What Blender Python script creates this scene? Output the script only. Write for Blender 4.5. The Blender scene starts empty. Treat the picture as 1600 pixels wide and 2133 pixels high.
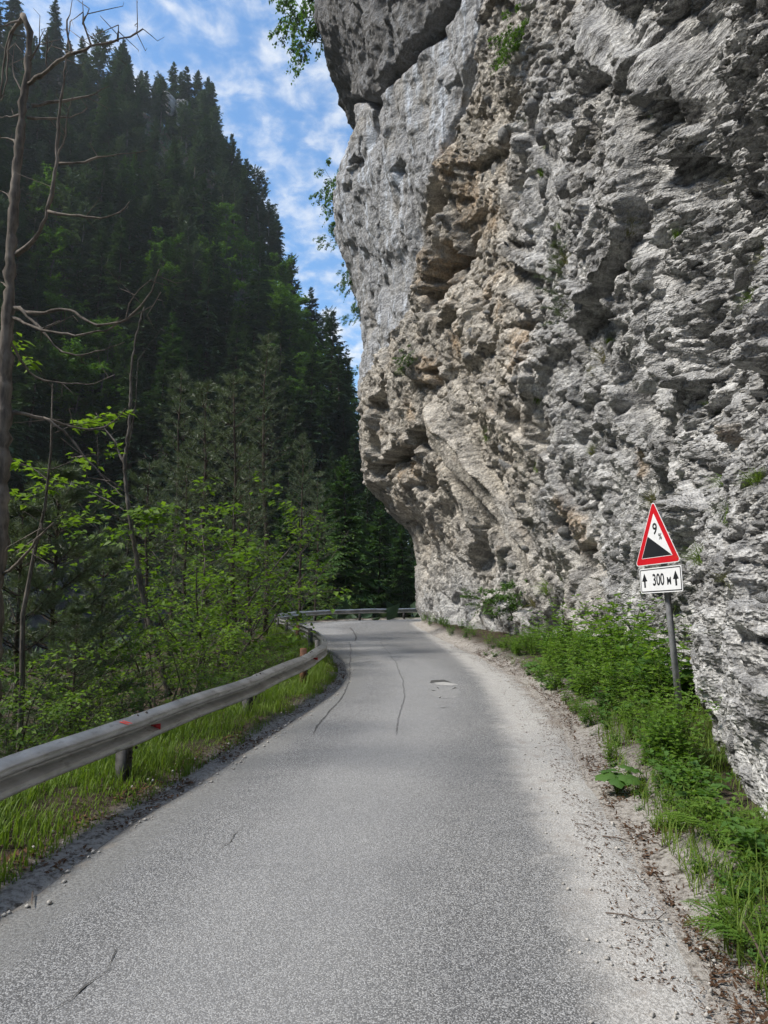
import bpy, math, numpy as np
from mathutils import Vector, Matrix
R = math.radians
rng = np.random.default_rng(7)
sc = bpy.context.scene
col = sc.collection

# ------------------------------------------------------------------ camera, sky, sun, exposure
CAMH, FPX, PITCH = 1.65, 1422.0, R(6.48)
cd = bpy.data.cameras.new('camera'); cam = bpy.data.objects.new('camera', cd); col.objects.link(cam)
cam.location = (0, 0, CAMH); cam.rotation_euler = (R(90) + PITCH, 0, 0)
cd.sensor_fit = 'VERTICAL'; cd.sensor_height = 36.0; cd.lens = 24.0
cd.clip_start = 0.05; cd.clip_end = 6000
sc.camera = cam
SUN_EL, SUN_AZ = R(50), R(-102)      # azimuth from +Y towards +X: the sun stands to the left and ahead
sdir = Vector((math.sin(SUN_AZ) * math.cos(SUN_EL), math.cos(SUN_AZ) * math.cos(SUN_EL), math.sin(SUN_EL)))
world = bpy.data.worlds.new('World'); sc.world = world; world.use_nodes = True
wt = world.node_tree; wt.nodes.clear()
def wn(t, **k):
    n = wt.nodes.new(t)
    for a, b in k.items(): setattr(n, a, b)
    return n
wo = wn('ShaderNodeOutputWorld'); sky = wn('ShaderNodeTexSky'); sky.sky_type = 'NISHITA'; sky.sun_disc = False
sky.sun_elevation = SUN_EL; sky.sun_rotation = SUN_AZ; sky.altitude = 900; sky.air_density = 1.15; sky.dust_density = 0.3; sky.ozone_density = 1.0
b1 = wn('ShaderNodeBackground'); b1.inputs['Strength'].default_value = 0.06
sg = wn('ShaderNodeMix', data_type='RGBA', blend_type='MULTIPLY'); sg.inputs[0].default_value = 1.0; sg.inputs[7].default_value = (0.72, 0.96, 1.08, 1); wt.links.new(sky.outputs[0], sg.inputs[6]); wt.links.new(sg.outputs[2], b1.inputs[0])
tc = wn('ShaderNodeTexCoord'); sx = wn('ShaderNodeSeparateXYZ'); wt.links.new(tc.outputs['Generated'], sx.inputs[0])
def wm(op, a, b=None):
    n = wn('ShaderNodeMath', operation=op)
    for i, v in enumerate((a, b)):
        if v is None: continue
        if isinstance(v, (int, float)): n.inputs[i].default_value = v
        else: wt.links.new(v, n.inputs[i])
    return n.outputs[0]
zz = wm('ADD', wm('MAXIMUM', sx.outputs[2], 0.0), 0.22)
cv = wn('ShaderNodeCombineXYZ')
wt.links.new(wm('DIVIDE', sx.outputs[0], zz), cv.inputs[0]); wt.links.new(wm('DIVIDE', sx.outputs[1], zz), cv.inputs[1])
def wnoise(scale, detail, rough, dist=0.0):
    n = wn('ShaderNodeTexNoise'); n.inputs['Scale'].default_value = scale; n.inputs['Detail'].default_value = detail
    n.inputs['Roughness'].default_value = rough; n.inputs['Distortion'].default_value = dist
    wt.links.new(cv.outputs[0], n.inputs['Vector']); return n.outputs[0]
n1 = wnoise(19.0, 6, 0.58, 0.25); n2 = wnoise(2.2, 3, 0.5)
cm = wm('ADD', wm('MULTIPLY', n1, 0.62), wm('MULTIPLY', n2, 0.42))
mr = wn('ShaderNodeMapRange'); mr.interpolation_type = 'SMOOTHSTEP'
mr.inputs[1].default_value = 0.41; mr.inputs[2].default_value = 0.73; wt.links.new(cm, mr.inputs[0])
b2 = wn('ShaderNodeBackground'); b2.inputs['Color'].default_value = (0.93, 0.965, 1.0, 1); b2.inputs['Strength'].default_value = 0.29
mx = wn('ShaderNodeMixShader'); wt.links.new(mr.outputs[0], mx.inputs[0]); wt.links.new(b1.outputs[0], mx.inputs[1]); wt.links.new(b2.outputs[0], mx.inputs[2])
wt.links.new(mx.outputs[0], wo.inputs[0])
sl = bpy.data.lights.new('sun', 'SUN'); sun = bpy.data.objects.new('sun', sl); col.objects.link(sun)
sl.energy = 1.5; sl.angle = R(10); sl.color = (1.0, 0.94, 0.85)
sun.rotation_euler = sdir.to_track_quat('Z', 'Y').to_euler(); sun.location = (-30, 40, 80)
sc.view_settings.view_transform = 'Standard'; sc.view_settings.look = 'None'; sc.view_settings.gamma = 1.0
sc.view_settings.exposure = 1.87
sc.cycles.use_adaptive_sampling = True; sc.cycles.adaptive_threshold = 0.014; sc.cycles.use_denoising = True
sc.cycles.max_bounces = 5; sc.cycles.diffuse_bounces = 2; sc.cycles.transmission_bounces = 3; sc.cycles.transparent_max_bounces = 6

# ------------------------------------------------------------------ numeric helpers
cP, sP = math.cos(PITCH), math.sin(PITCH)
def ray(px, py):                       # viewing direction through a pixel of the 1600 x 2133 photograph
    dx = (np.asarray(px) - 800) / FPX; dy = (np.asarray(py) - 1066.5) / FPX
    return dx, cP + dy * sP, sP - dy * cP
def pt(px, py, Y):
    x, y, z = ray(px, py); t = Y / y
    return np.array((x * t, Y, CAMH + z * t))
def lerp(x, xs, ys): return np.interp(x, xs, ys)
def sstep(a, b, x):
    t = np.clip((x - a) / (b - a), 0, 1); return t * t * (3 - 2 * t)
def h3(ix, iy, iz, seed):
    with np.errstate(over='ignore'):
        h = (ix.astype(np.int64).astype(np.uint32) * np.uint32(374761393) + iy.astype(np.int64).astype(np.uint32) * np.uint32(668265263)
             + iz.astype(np.int64).astype(np.uint32) * np.uint32(2147483647 - 1013904223) + np.uint32(seed * 7919 + 13))
        h = (h ^ (h >> np.uint32(13))) * np.uint32(1274126177)
        h = (h ^ (h >> np.uint32(16))) * np.uint32(2246822519)
        h = h ^ (h >> np.uint32(15))
    return h
def u01(h, k=0):
    with np.errstate(over='ignore'):
        h = (h + np.uint32(k * 2654435761 % 4294967296)) * np.uint32(2246822519); h = h ^ (h >> np.uint32(14))
        h = h * np.uint32(3266489917); h = h ^ (h >> np.uint32(16))
    return (h.astype(np.float32) / np.float32(4294967296.0)).astype(np.float32)
def vnoise(P, seed=0):
    P = np.asarray(P, np.float64); i = np.floor(P); f = (P - i).astype(np.float32); f = f * f * f * (f * (f * 6 - 15) + 10)
    out = 0
    for a in (0, 1):
        for b in (0, 1):
            for c in (0, 1):
                w = (f[:, 0] if a else 1 - f[:, 0]) * (f[:, 1] if b else 1 - f[:, 1]) * (f[:, 2] if c else 1 - f[:, 2])
                out = out + w * u01(h3(i[:, 0] + a, i[:, 1] + b, i[:, 2] + c, seed))
    return out * 2 - 1
def fbm(P, oct=4, seed=0, gain=0.5):
    P = np.asarray(P, np.float64); s = 0; a = 1.0
    for k in range(oct): s = s + a * vnoise(P * 2.03 ** k + 17.3 * k, seed + k); a *= gain
    return s
def voro(P, seed=0):                  # the two nearest cells: distance, vector from the centre, hash
    P = np.asarray(P, np.float32); i = np.floor(P - 0.5); f = P - i; n = len(P)
    d1 = np.full(n, 9.0, np.float32); d2 = d1.copy(); v1 = np.zeros_like(P); v2 = np.zeros_like(P); h1 = np.zeros(n, np.uint32); h2 = h1.copy()
    for a in (0, 1):
        for b in (0, 1):
            for c in (0, 1):
                h = h3(i[:, 0] + a, i[:, 1] + b, i[:, 2] + c, seed)
                v = f - np.stack((a + 0.1 + 0.8 * u01(h, 1), b + 0.1 + 0.8 * u01(h, 2), c + 0.1 + 0.8 * u01(h, 3)), 1)
                d = np.einsum('ij,ij->i', v, v); m = d < d1; m2 = ~m & (d < d2)
                d2 = np.where(m, d1, np.where(m2, d, d2)); h2 = np.where(m, h1, np.where(m2, h, h2)); v2[m] = v1[m]; v2[m2] = v[m2]
                d1 = np.where(m, d, d1); h1 = np.where(m, h, h1); v1[m] = v[m]
    return np.sqrt(d1), np.sqrt(d2), v1, h1, v2, h2
def facets(P, cell, seed, tilt):      # broken planes: one offset and one slope for every block, edges slightly worn
    d1, d2, v, h, vb, hb = voro(P / cell, seed)
    def val(v, h): return (u01(h, 4) * 2 - 1) + tilt * ((u01(h, 5) * 2 - 1) * v[:, 0] + (u01(h, 6) * 2 - 1) * v[:, 1] + (u01(h, 7) * 2 - 1) * v[:, 2])
    g = d2 - d1; w = 0.5 * sstep(0.05, 0.0, g)
    return val(v, h) * (1 - w) + val(vb, hb) * w, g, h
def unit(v): return v / np.maximum(np.linalg.norm(v, axis=-1, keepdims=True), 1e-9)

# ------------------------------------------------------------------ mesh helpers
class MB:
    def __init__(s): s.v, s.f, s.m, s.n = [], [], [], 0
    def add(s, v, f, m=0):
        v = np.asarray(v, np.float32).reshape(-1, 3); f = np.asarray(f, np.int64)
        if f.shape[1] == 4: f = np.concatenate((f[:, [0, 1, 2]], f[:, [0, 2, 3]]))
        s.v.append(v); s.f.append(f + s.n); s.m.append(np.full(len(f), m, np.int32)); s.n += len(v); return s
    def mesh(s, name, mats, smooth=False):
        v = np.concatenate(s.v); f = np.concatenate(s.f); m = np.concatenate(s.m)
        me = bpy.data.meshes.new(name); me.vertices.add(len(v)); me.vertices.foreach_set('co', v.ravel())
        me.loops.add(f.size); me.loops.foreach_set('vertex_index', f.ravel().astype(np.int32))
        me.polygons.add(len(f)); me.polygons.foreach_set('loop_start', np.arange(0, f.size, 3, dtype=np.int32))
        try: me.polygons.foreach_set('loop_total', np.full(len(f), 3, np.int32))
        except Exception: pass
        for mt in (mats if isinstance(mats, (list, tuple)) else [mats]): me.materials.append(mt)
        me.polygons.foreach_set('material_index', m)
        if smooth: me.polygons.foreach_set('use_smooth', np.ones(len(f), bool))
        me.update(calc_edges=True); return me
    def build(s, name, mats, parent=None, smooth=False, loc=None): return link(name, s.mesh(name, mats, smooth), parent, loc)
def link(name, data, parent=None, loc=None):
    o = bpy.data.objects.new(name, data); col.objects.link(o)
    if parent is not None: o.parent = parent
    if loc is not None: o.location = loc
    return o
def tag(o, label=None, cat=None, group=None, kind=None):
    for k, v in (('label', label), ('category', cat), ('group', group), ('kind', kind)):
        if v: o[k] = v
    return o
def thing(name, loc, label, cat, group=None, rz=0, s=1.0):
    o = link(name, None, None, loc); o.rotation_euler = (0, 0, rz); o.scale = (s, s, s); o.empty_display_size = 0.2
    return tag(o, label, cat, group)
def place(name, parts, loc, label, cat, group=None, rz=0, s=1.0, tilt=(0, 0)):   # a thing whose parts share mesh data
    o = thing(name, loc, label, cat, group, rz, s); o.rotation_euler = (tilt[0], tilt[1], rz)
    for n, me in parts: link(n, me, o)
    return o
def tube(P, rad, sides=6, cap=True):
    P = np.asarray(P, np.float64); n = len(P); rad = np.broadcast_to(np.asarray(rad, float), (n,))
    T = unit(np.gradient(P, axis=0)); ref = np.array((0.31, 0.27, 0.91)) if abs(T[:, 2]).mean() < 0.8 else np.array((1.0, 0.1, 0.0))
    A = unit(np.cross(T, ref)); B = np.cross(T, A); a = np.linspace(0, 2 * np.pi, sides, endpoint=False)
    v = P[:, None] + rad[:, None, None] * (np.cos(a)[None, :, None] * A[:, None] + np.sin(a)[None, :, None] * B[:, None])
    i = np.arange(n - 1)[:, None] * sides; j = np.arange(sides)[None]; k = (j + 1) % sides
    f = np.stack((i + j, i + k, i + k + sides, i + j + sides), -1).reshape(-1, 4)
    v = v.reshape(-1, 3)
    f = np.concatenate((f[:, [0, 1, 2]], f[:, [0, 2, 3]]))
    if cap:
        v = np.concatenate((v, P[[0, -1]])); q = np.arange(sides); m = n * sides
        f = np.concatenate((f, np.stack((np.full(sides, m), (q + 1) % sides, q), 1), np.stack((np.full(sides, m + 1), q + (n - 1) * sides, (q + 1) % sides + (n - 1) * sides), 1)))
    return v, f
def leaves(p, d, nrm, L, W, fold=0.25, droop=0.0):   # two triangles for every leaf, folded on the midrib
    p = np.asarray(p, float); d = unit(np.asarray(d, float)); s = unit(np.cross(d, nrm)); u = np.cross(s, d); n = len(p)
    L = np.broadcast_to(np.asarray(L, float), (n,))[:, None]; W = np.broadcast_to(np.asarray(W, float), (n,))[:, None]
    mid = p + d * L * 0.42; z = np.array((0, 0, 1.0))
    v = np.stack((p, mid + s * W / 2 + u * W * fold, p + d * L - z * L * droop, mid - s * W / 2 + u * W * fold), 1).reshape(-1, 3)
    b = np.arange(n)[:, None] * 4
    return v, np.concatenate((b + np.array((0, 2, 1)), b + np.array((0, 3, 2))))
def box(c, s, rz=0.0):
    x = np.array([(-1, -1, -1), (1, -1, -1), (1, 1, -1), (-1, 1, -1), (-1, -1, 1), (1, -1, 1), (1, 1, 1), (-1, 1, 1)]) * np.asarray(s) / 2.0
    ca, sa = math.cos(rz), math.sin(rz); x = np.stack((x[:, 0] * ca - x[:, 1] * sa, x[:, 0] * sa + x[:, 1] * ca, x[:, 2]), 1) + np.asarray(c)
    return x, np.array([(0, 3, 2, 1), (4, 5, 6, 7), (0, 1, 5, 4), (1, 2, 6, 5), (2, 3, 7, 6), (3, 0, 4, 7)])
def poly_xy(P, step):                  # resample a plan polyline
    P = np.asarray(P, float); s = np.r_[0, np.cumsum(np.hypot(*np.diff(P, axis=0).T))]
    t = np.linspace(0, s[-1], max(2, int(s[-1] / step)))
    Q = np.stack((np.interp(t, s, P[:, 0]), np.interp(t, s, P[:, 1])), 1)
    for _ in range(3):                 # soften the corners
        k = max(1, int(0.5 / step)); pad = np.pad(Q, ((k, k), (0, 0)), 'edge')
        Qs = np.stack([np.convolve(pad[:, c], np.ones(2 * k + 1) / (2 * k + 1), 'valid') for c in (0, 1)], 1); Qs[0], Qs[-1] = Q[0], Q[-1]; Q = Qs
    return Q

# ------------------------------------------------------------------ materials
class NT:
    def __init__(s, name):
        s.m = bpy.data.materials.new(name); s.m.use_nodes = True; s.t = s.m.node_tree
        s.b = s.t.nodes['Principled BSDF']; s.out = s.t.nodes['Material Output']
    def n(s, t, **k):
        x = s.t.nodes.new(t)
        for a, v in k.items(): setattr(x, a, v)
        return x
    def L(s, a, b): s.t.links.new(a, b)
    def set(s, inp, v):
        if isinstance(v, bpy.types.NodeSocket): s.L(v, inp)
        elif isinstance(v, tuple) and len(v) == 3 and inp.type == 'RGBA': inp.default_value = (*v, 1)
        else: inp.default_value = v
    def coord(s, kind='Object', scale=None, rot=None):
        c = s.n('ShaderNodeTexCoord').outputs[kind]
        if scale is None and rot is None: return c
        mp = s.n('ShaderNodeMapping'); s.L(c, mp.inputs[0])
        if scale is not None: mp.inputs['Scale'].default_value = scale
        if rot is not None: mp.inputs['Rotation'].default_value = rot
        return mp.outputs[0]
    def noise(s, vec, scale, detail=4, rough=0.55, dist=0.0):
        x = s.n('ShaderNodeTexNoise'); s.L(vec, x.inputs['Vector']); x.inputs['Scale'].default_value = scale
        x.inputs['Detail'].default_value = detail; x.inputs['Roughness'].default_value = rough; x.inputs['Distortion'].default_value = dist
        return x.outputs[0]
    def vor(s, vec, scale, feature='F1', out=0, rand=1.0):
        x = s.n('ShaderNodeTexVoronoi', feature=feature); s.L(vec, x.inputs['Vector']); x.inputs['Scale'].default_value = scale; x.inputs['Randomness'].default_value = rand
        return x.outputs[out]
    def math(s, op, a, b=0.0, clamp=False):
        x = s.n('ShaderNodeMath', operation=op, use_clamp=clamp); s.set(x.inputs[0], a); s.set(x.inputs[1], b); return x.outputs[0]
    def rng(s, v, a, b, c=0.0, d=1.0):
        x = s.n('ShaderNodeMapRange', interpolation_type='SMOOTHSTEP'); s.L(v, x.inputs[0])
        for i, q in enumerate((a, b, c, d)): x.inputs[i + 1].default_value = q
        return x.outputs[0]
    def mix(s, f, a, b, mode='MIX'):
        x = s.n('ShaderNodeMix', data_type='RGBA', blend_type=mode); s.set(x.inputs[0], f); s.set(x.inputs[6], a); s.set(x.inputs[7], b); return x.outputs[2]
    def attr(s, name): return s.n('ShaderNodeAttribute', attribute_name=name).outputs['Fac']
    def bump(s, h, strength, dist, nrm=None):
        x = s.n('ShaderNodeBump'); x.inputs['Strength'].default_value = strength; x.inputs['Distance'].default_value = dist; s.L(h, x.inputs['Height'])
        if nrm is not None: s.L(nrm, x.inputs['Normal'])
        return x.outputs[0]
    def done(s, color=None, rough=0.8, normal=None, metal=0.0, spec=0.3):
        if color is not None: s.set(s.b.inputs['Base Color'], color)
        s.set(s.b.inputs['Roughness'], rough); s.set(s.b.inputs['Metallic'], metal); s.b.inputs['Specular IOR Level'].default_value = spec
        if normal is not None: s.L(normal, s.b.inputs['Normal'])
        return s.m
def leaf_mat(name, c1, c2, trans=0.35, rough=0.55, spec=0.25):
    t = NT(name); g = t.n('ShaderNodeNewGeometry'); oi = t.n('ShaderNodeObjectInfo')
    r = t.math('ADD', t.math('MULTIPLY', g.outputs['Random Per Island'], 0.5), t.math('MULTIPLY', oi.outputs['Random'], 0.5))
    c = t.mix(r, c1, c2); t.done(c, rough, spec=spec)
    tr = t.n('ShaderNodeBsdfTranslucent'); t.L(t.mix(1.0, c, (1.15, 1.25, 0.45), 'MULTIPLY'), tr.inputs[0])
    ms = t.n('ShaderNodeMixShader'); ms.inputs[0].default_value = trans
    t.L(t.b.outputs[0], ms.inputs[1]); t.L(tr.outputs[0], ms.inputs[2]); t.L(ms.outputs[0], t.out.inputs[0]); return t.m
def plain(name, c, rough=0.8, var=0.25, scale=6.0, metal=0.0, spec=0.3, bump=0.0, bscale=40.0):
    t = NT(name); v = t.coord(); n = t.noise(v, scale, 5, 0.6)
    cc = t.mix(t.rng(n, 0.3, 0.7), tuple(x * (1 - var) for x in c), tuple(min(1, x * (1 + var)) for x in c))
    return t.done(cc, rough, t.bump(t.noise(v, bscale, 4), bump, 0.02) if bump else None, metal, spec)

M = {}
def bark(name, c, sc_=9.0):
    t = NT(name); v = t.coord('Object', (1, 1, 0.22)); n = t.noise(v, sc_ * 2.2, 5, 0.65); n2 = t.noise(t.coord(), 3.0, 3)
    cc = t.mix(t.rng(n, 0.35, 0.65), tuple(x * 0.45 for x in c), c); cc = t.mix(t.rng(n2, 0.5, 0.75), cc, tuple(x * 1.5 for x in c))
    return t.done(cc, 0.92, t.bump(n, 0.7, 0.02), spec=0.15)
M['bark_dead'] = bark('dead_bark', (0.185, 0.16, 0.135)); M['bark_dark'] = bark('dark_bark', (0.075, 0.06, 0.05)); M['bark_grey'] = bark('grey_bark', (0.13, 0.115, 0.10))
M['fir'] = leaf_mat('fir_needles', (0.028, 0.060, 0.034), (0.064, 0.108, 0.054), 0.16, 0.6, 0.2)
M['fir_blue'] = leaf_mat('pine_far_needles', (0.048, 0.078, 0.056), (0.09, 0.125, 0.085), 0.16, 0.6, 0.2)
M['spruce'] = leaf_mat('spruce_needles', (0.035, 0.085, 0.025), (0.075, 0.145, 0.04), 0.2, 0.55, 0.2)
M['pine'] = leaf_mat('pine_needles', (0.072, 0.108, 0.06), (0.135, 0.17, 0.10), 0.2, 0.45, 0.35)
M['beech'] = leaf_mat('beech_leaves', (0.05, 0.115, 0.022), (0.095, 0.175, 0.036), 0.38)
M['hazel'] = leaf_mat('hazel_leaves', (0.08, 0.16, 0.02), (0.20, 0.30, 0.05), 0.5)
M['hazel_shaded'] = leaf_mat('hazel_leaves_shaded', (0.045, 0.105, 0.022), (0.10, 0.18, 0.04), 0.4)  # darker copy of the hazel leaves, thicket shade put into their colour
M['herb'] = leaf_mat('herb_leaves', (0.075, 0.165, 0.025), (0.18, 0.29, 0.05), 0.42)
M['herb_dark'] = leaf_mat('bramble_leaves', (0.05, 0.125, 0.028), (0.115, 0.215, 0.05), 0.4)
M['grass'] = leaf_mat('grass_blades', (0.08, 0.155, 0.02), (0.20, 0.28, 0.055), 0.4)
M['grass_dry'] = leaf_mat('dry_grass_blades', (0.20, 0.17, 0.07), (0.10, 0.14, 0.03), 0.3)
M['stem'] = plain('green_stems', (0.10, 0.14, 0.04))
# ------------------------------------------------------------------ plan of the road, the rail and the cliff foot
RAIL = poly_xy([(-3.3, -4), (-2.9, 0), (-2.55, 3), (-2.38, 4.4), (-2.17, 5.8), (-1.67, 8.7), (-1.27, 11.4), (-1.2, 13.6), (-1.5, 16.5), (-2.3, 20),
                (-3.4, 24.3), (-4.3, 27.8), (-4.75, 31), (-4.2, 34.6), (-2.6, 36.8), (-0.6, 38), (2, 40), (6, 42.3), (14, 45), (26, 47)], 0.1)
REDGE = poly_xy([(1.15, -4), (1.2, 0), (1.35, 2.9), (1.6, 4.4), (1.81, 6), (2.13, 7.8), (2.37, 9.6), (2.6, 12.6), (2.42, 16.9), (2.05, 22.4),
                 (1.7, 29), (1.55, 34), (1.9, 36.4), (3.2, 37.9), (7, 40.0), (14, 42.3), (26, 44)], 0.1)
def offset(P, d):                      # to the right of the direction of travel
    T = unit(np.gradient(P, axis=0)); return P + np.stack((T[:, 1], -T[:, 0]), 1) * d
LEDGE = offset(RAIL, 0.40)
def arc_resample(P, n):
    s = np.r_[0, np.cumsum(np.hypot(*np.diff(P, axis=0).T))]; t = np.linspace(0, s[-1], n)
    return np.stack((np.interp(t, s, P[:, 0]), np.interp(t, s, P[:, 1])), 1)
NR = 420; _L, _Rr = arc_resample(LEDGE, NR), arc_resample(REDGE, NR)
# pair the edges by matching Y on the straight part so that the cross lines stay square
_yy = np.concatenate((np.linspace(-4, 30, 340),)); _l = np.stack((np.interp(_yy, LEDGE[:320, 1], LEDGE[:320, 0]), _yy), 1)
def by_y(P, ys):
    k = np.argmax(P[:, 1] > 30.5); return np.stack((np.interp(ys, P[:k, 1], P[:k, 0]), ys), 1), P[k:]
_la, _lb = by_y(LEDGE, _yy); _ra, _rb = by_y(REDGE, _yy)
RL = np.concatenate((_la, arc_resample(_lb, 120))); RR = np.concatenate((_ra, arc_resample(_rb, 120)))
CEN = (RL + RR) / 2
def road_dist(X, Y):                   # distance outside the road and the side (+1 cliff, -1 gorge)
    Pq = np.stack((X.ravel(), Y.ravel()), 1).astype(np.float32); best = np.full(len(Pq), 1e9, np.float32); side = np.zeros(len(Pq), np.float32)
    for i in range(0, len(CEN) - 1, 3):
        a = CEN[i]; hw = np.hypot(*(RL[i] - RR[i])) / 2; d = np.hypot(Pq[:, 0] - a[0], Pq[:, 1] - a[1]) - hw
        t = CEN[min(i + 3, len(CEN) - 1)] - a; cr = t[0] * (Pq[:, 1] - a[1]) - t[1] * (Pq[:, 0] - a[0])
        m = d < best; best = np.where(m, d, best); side = np.where(m, -np.sign(cr), side)
    return best.reshape(X.shape), side.reshape(X.shape)
CL = [(3.0, -40), (2.9, -12), (2.75, -4), (2.6, 1.5), (2.42, 3.6), (2.46, 4.7), (2.78, 5.6), (3.1, 6.5), (3.42, 7.35), (4.05, 8.3), (4.4, 9.2), (4.7, 11.5), (4.7, 15), (4.5, 18.5), (4.1, 21.4),
      (2.95, 26.6), (2.35, 31), (1.95, 35), (2.25, 37.0), (3.6, 38.6), (8, 41), (16, 43.4), (40, 46)]
CLF = poly_xy(CL, 0.12)
# ridge of the wooded mountain: sight lines of its skyline, distance, height of the trees on it
RIDGE = [(-300, 40, 150, 16), (0, 62, 148, 14), (130, 88, 146, 14), (350, 128, 145, 12), (440, 212, 138, 13), (500, 290, 130, 13), (560, 372, 122, 13), (590, 500, 114, 13),
         (650, 620, 104, 13), (720, 705, 96, 13), (760, 790, 90, 13), (850, 950, 88, 12), (1000, 1090, 90, 10), (1300, 1150, 100, 10)]
_rx, _rz, _ry = [], [], []
for px, py, Y, th in RIDGE:
    p = pt(px, py, Y); _rx.append(p[0]); _ry.append(Y); _rz.append(p[2] - th)
_rx, _ry, _rz = [-320.0] + _rx + [150.0], [150.0] + _ry + [120.0], [70.0] + _rz + [2.0]
FOOT = poly_xy([(-44, -140), (-40, 0), (-36, 26), (-29, 44), (-18, 55), (-4, 64), (18, 74), (60, 88), (200, 110)], 2.0)
def terrain(X, Y, fine=True):
    X = np.asarray(X, float); Y = np.asarray(Y, float)
    d, side = road_dist(X, Y)
    d0 = np.maximum(d, 0)
    steep = lerp(Y, [18, 38], [0.62, 0.16])
    left = 0.0 + 0.05 * sstep(0.0, 0.35, d) - steep * np.maximum(0, d0 - lerp(Y, [14, 18], [1.15, 0.75])); left = np.maximum(left, lerp(Y, [20, 60], [-8.5, -5.0]))
    right = 0.0 + 0.10 * sstep(0.0, 0.5, d) + 0.10 * np.minimum(d0, 3)
    z = np.where(side > 0, right, left); z = np.where(d < 0.02, np.minimum(z, -0.08 + 0.095 * sstep(-0.32, 0.02, d)), z)
    P2 = np.stack((X.ravel(), Y.ravel()), 1); D = np.full(len(P2), 1e9)
    for i in range(len(FOOT) - 1):
        a, b = FOOT[i], FOOT[i + 1]; ab = b - a; L2 = ab @ ab
        t = np.clip(((P2 - a) @ ab) / L2, 0, 1); q = P2 - a - t[:, None] * ab; dd = np.hypot(q[:, 0], q[:, 1])
        s = np.sign(ab[0] * q[:, 1] - ab[1] * q[:, 0]); D = np.where(dd < np.abs(D), dd * s, D)
    D = D.reshape(X.shape)
    Pn = np.stack((X.ravel() / 16, Y.ravel() / 16, np.zeros(X.size)), 1)
    rough = fbm(Pn, 5, 31).reshape(X.shape) if fine else 0
    face = -8 + np.maximum(D, 0) * 1.22 + 5.0 * sstep(0, 5, D) + rough * np.clip(D * 0.12, 0, 3.2)
    cap = lerp(X, _rx, _rz) - np.maximum(0, Y - lerp(X, _rx, _ry)) * 0.7
    k = 6.0; mtn = -k * np.log(np.exp(-np.clip(face, -60, 300) / k) + np.exp(-np.clip(cap, -60, 300) / k)) + 1.0
    mtn = np.where(D > -1, mtn, -60)
    return np.maximum(z, mtn)

def grade(vals): return np.unique(np.round(np.concatenate(vals), 3))
gx = grade((np.linspace(-900, -200, 8), np.arange(-200, -100, 5), np.arange(-100, -14, 1.6), np.arange(-14, -5, 0.35), np.arange(-5, 6, 0.13), np.arange(6, 16, 0.8), np.arange(16, 60, 4), np.linspace(60, 700, 8)))
gy = grade((np.linspace(-500, -60, 6), np.arange(-60, -6, 3), np.arange(-6, 22, 0.22), np.arange(22, 60, 0.6), np.arange(60, 160, 1.6), np.arange(160, 260, 6), np.linspace(260, 1200, 8)))
GX, GY = np.meshgrid(gx, gy, indexing='ij'); GZ = terrain(GX, GY)
nf = (np.abs(GX) < 12) & (GY < 50)
GZ = GZ + np.where(nf & (GZ > -5), 0.035 * fbm(np.stack((GX.ravel() * 2.1, GY.ravel() * 2.1, GX.ravel() * 0), 1), 4, 5).reshape(GX.shape) * sstep(-0.2, 0.2, road_dist(GX, GY)[0]), 0)
def grid_faces(a, b):
    i = np.arange(a - 1)[:, None] * b; j = np.arange(b - 1)[None]; return np.stack((i + j, i + j + b, i + j + b + 1, i + j + 1), -1).reshape(-1, 4)
t = NT('forest_floor'); v = t.coord(); n = t.noise(v, 0.35, 6, 0.6); n2 = t.noise(v, 24.0, 5, 0.75); geo = t.n('ShaderNodeNewGeometry')
sz = t.n('ShaderNodeSeparateXYZ'); t.L(geo.outputs['Normal'], sz.inputs[0])
c = t.mix(t.rng(n2, 0.35, 0.65), (0.035, 0.026, 0.018), (0.10, 0.078, 0.056)); c = t.mix(t.rng(n, 0.5, 0.62), c, (0.035, 0.05, 0.018))
rockc = t.mix(t.rng(t.noise(v, 0.9, 7, 0.7), 0.35, 0.65), (0.03, 0.031, 0.033), (0.095, 0.096, 0.097))
c = t.mix(t.rng(sz.outputs[2], 0.62, 0.5), c, rockc)
vg = t.attr('verge'); c = t.mix(t.math('MULTIPLY', vg, t.rng(t.noise(v, 6.0, 4, 0.7), 0.25, 0.5), True), c, t.mix(t.rng(n2, 0.3, 0.6), (0.16, 0.14, 0.12), (0.45, 0.42, 0.385)))
M['ground'] = t.done(c, 0.95, t.bump(n2, 0.8, 0.06), spec=0.1)
mb = MB(); mb.add(np.stack((GX, GY, GZ), -1).reshape(-1, 3), grid_faces(len(gx), len(gy)))
me = mb.mesh('ground', M['ground'], True); _d, _s = road_dist(GX, GY); at = me.attributes.new('verge', 'FLOAT', 'POINT'); at.data.foreach_set('value', (1.25 * np.exp(-(np.maximum(_d, 0) / np.where(_s > 0, 0.42, 0.12)) ** 2) * (GY < 45)).astype(np.float32).ravel())
tag(link('ground', me), 'dark forest floor falling from the road verge into the gorge', kind='structure')

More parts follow.
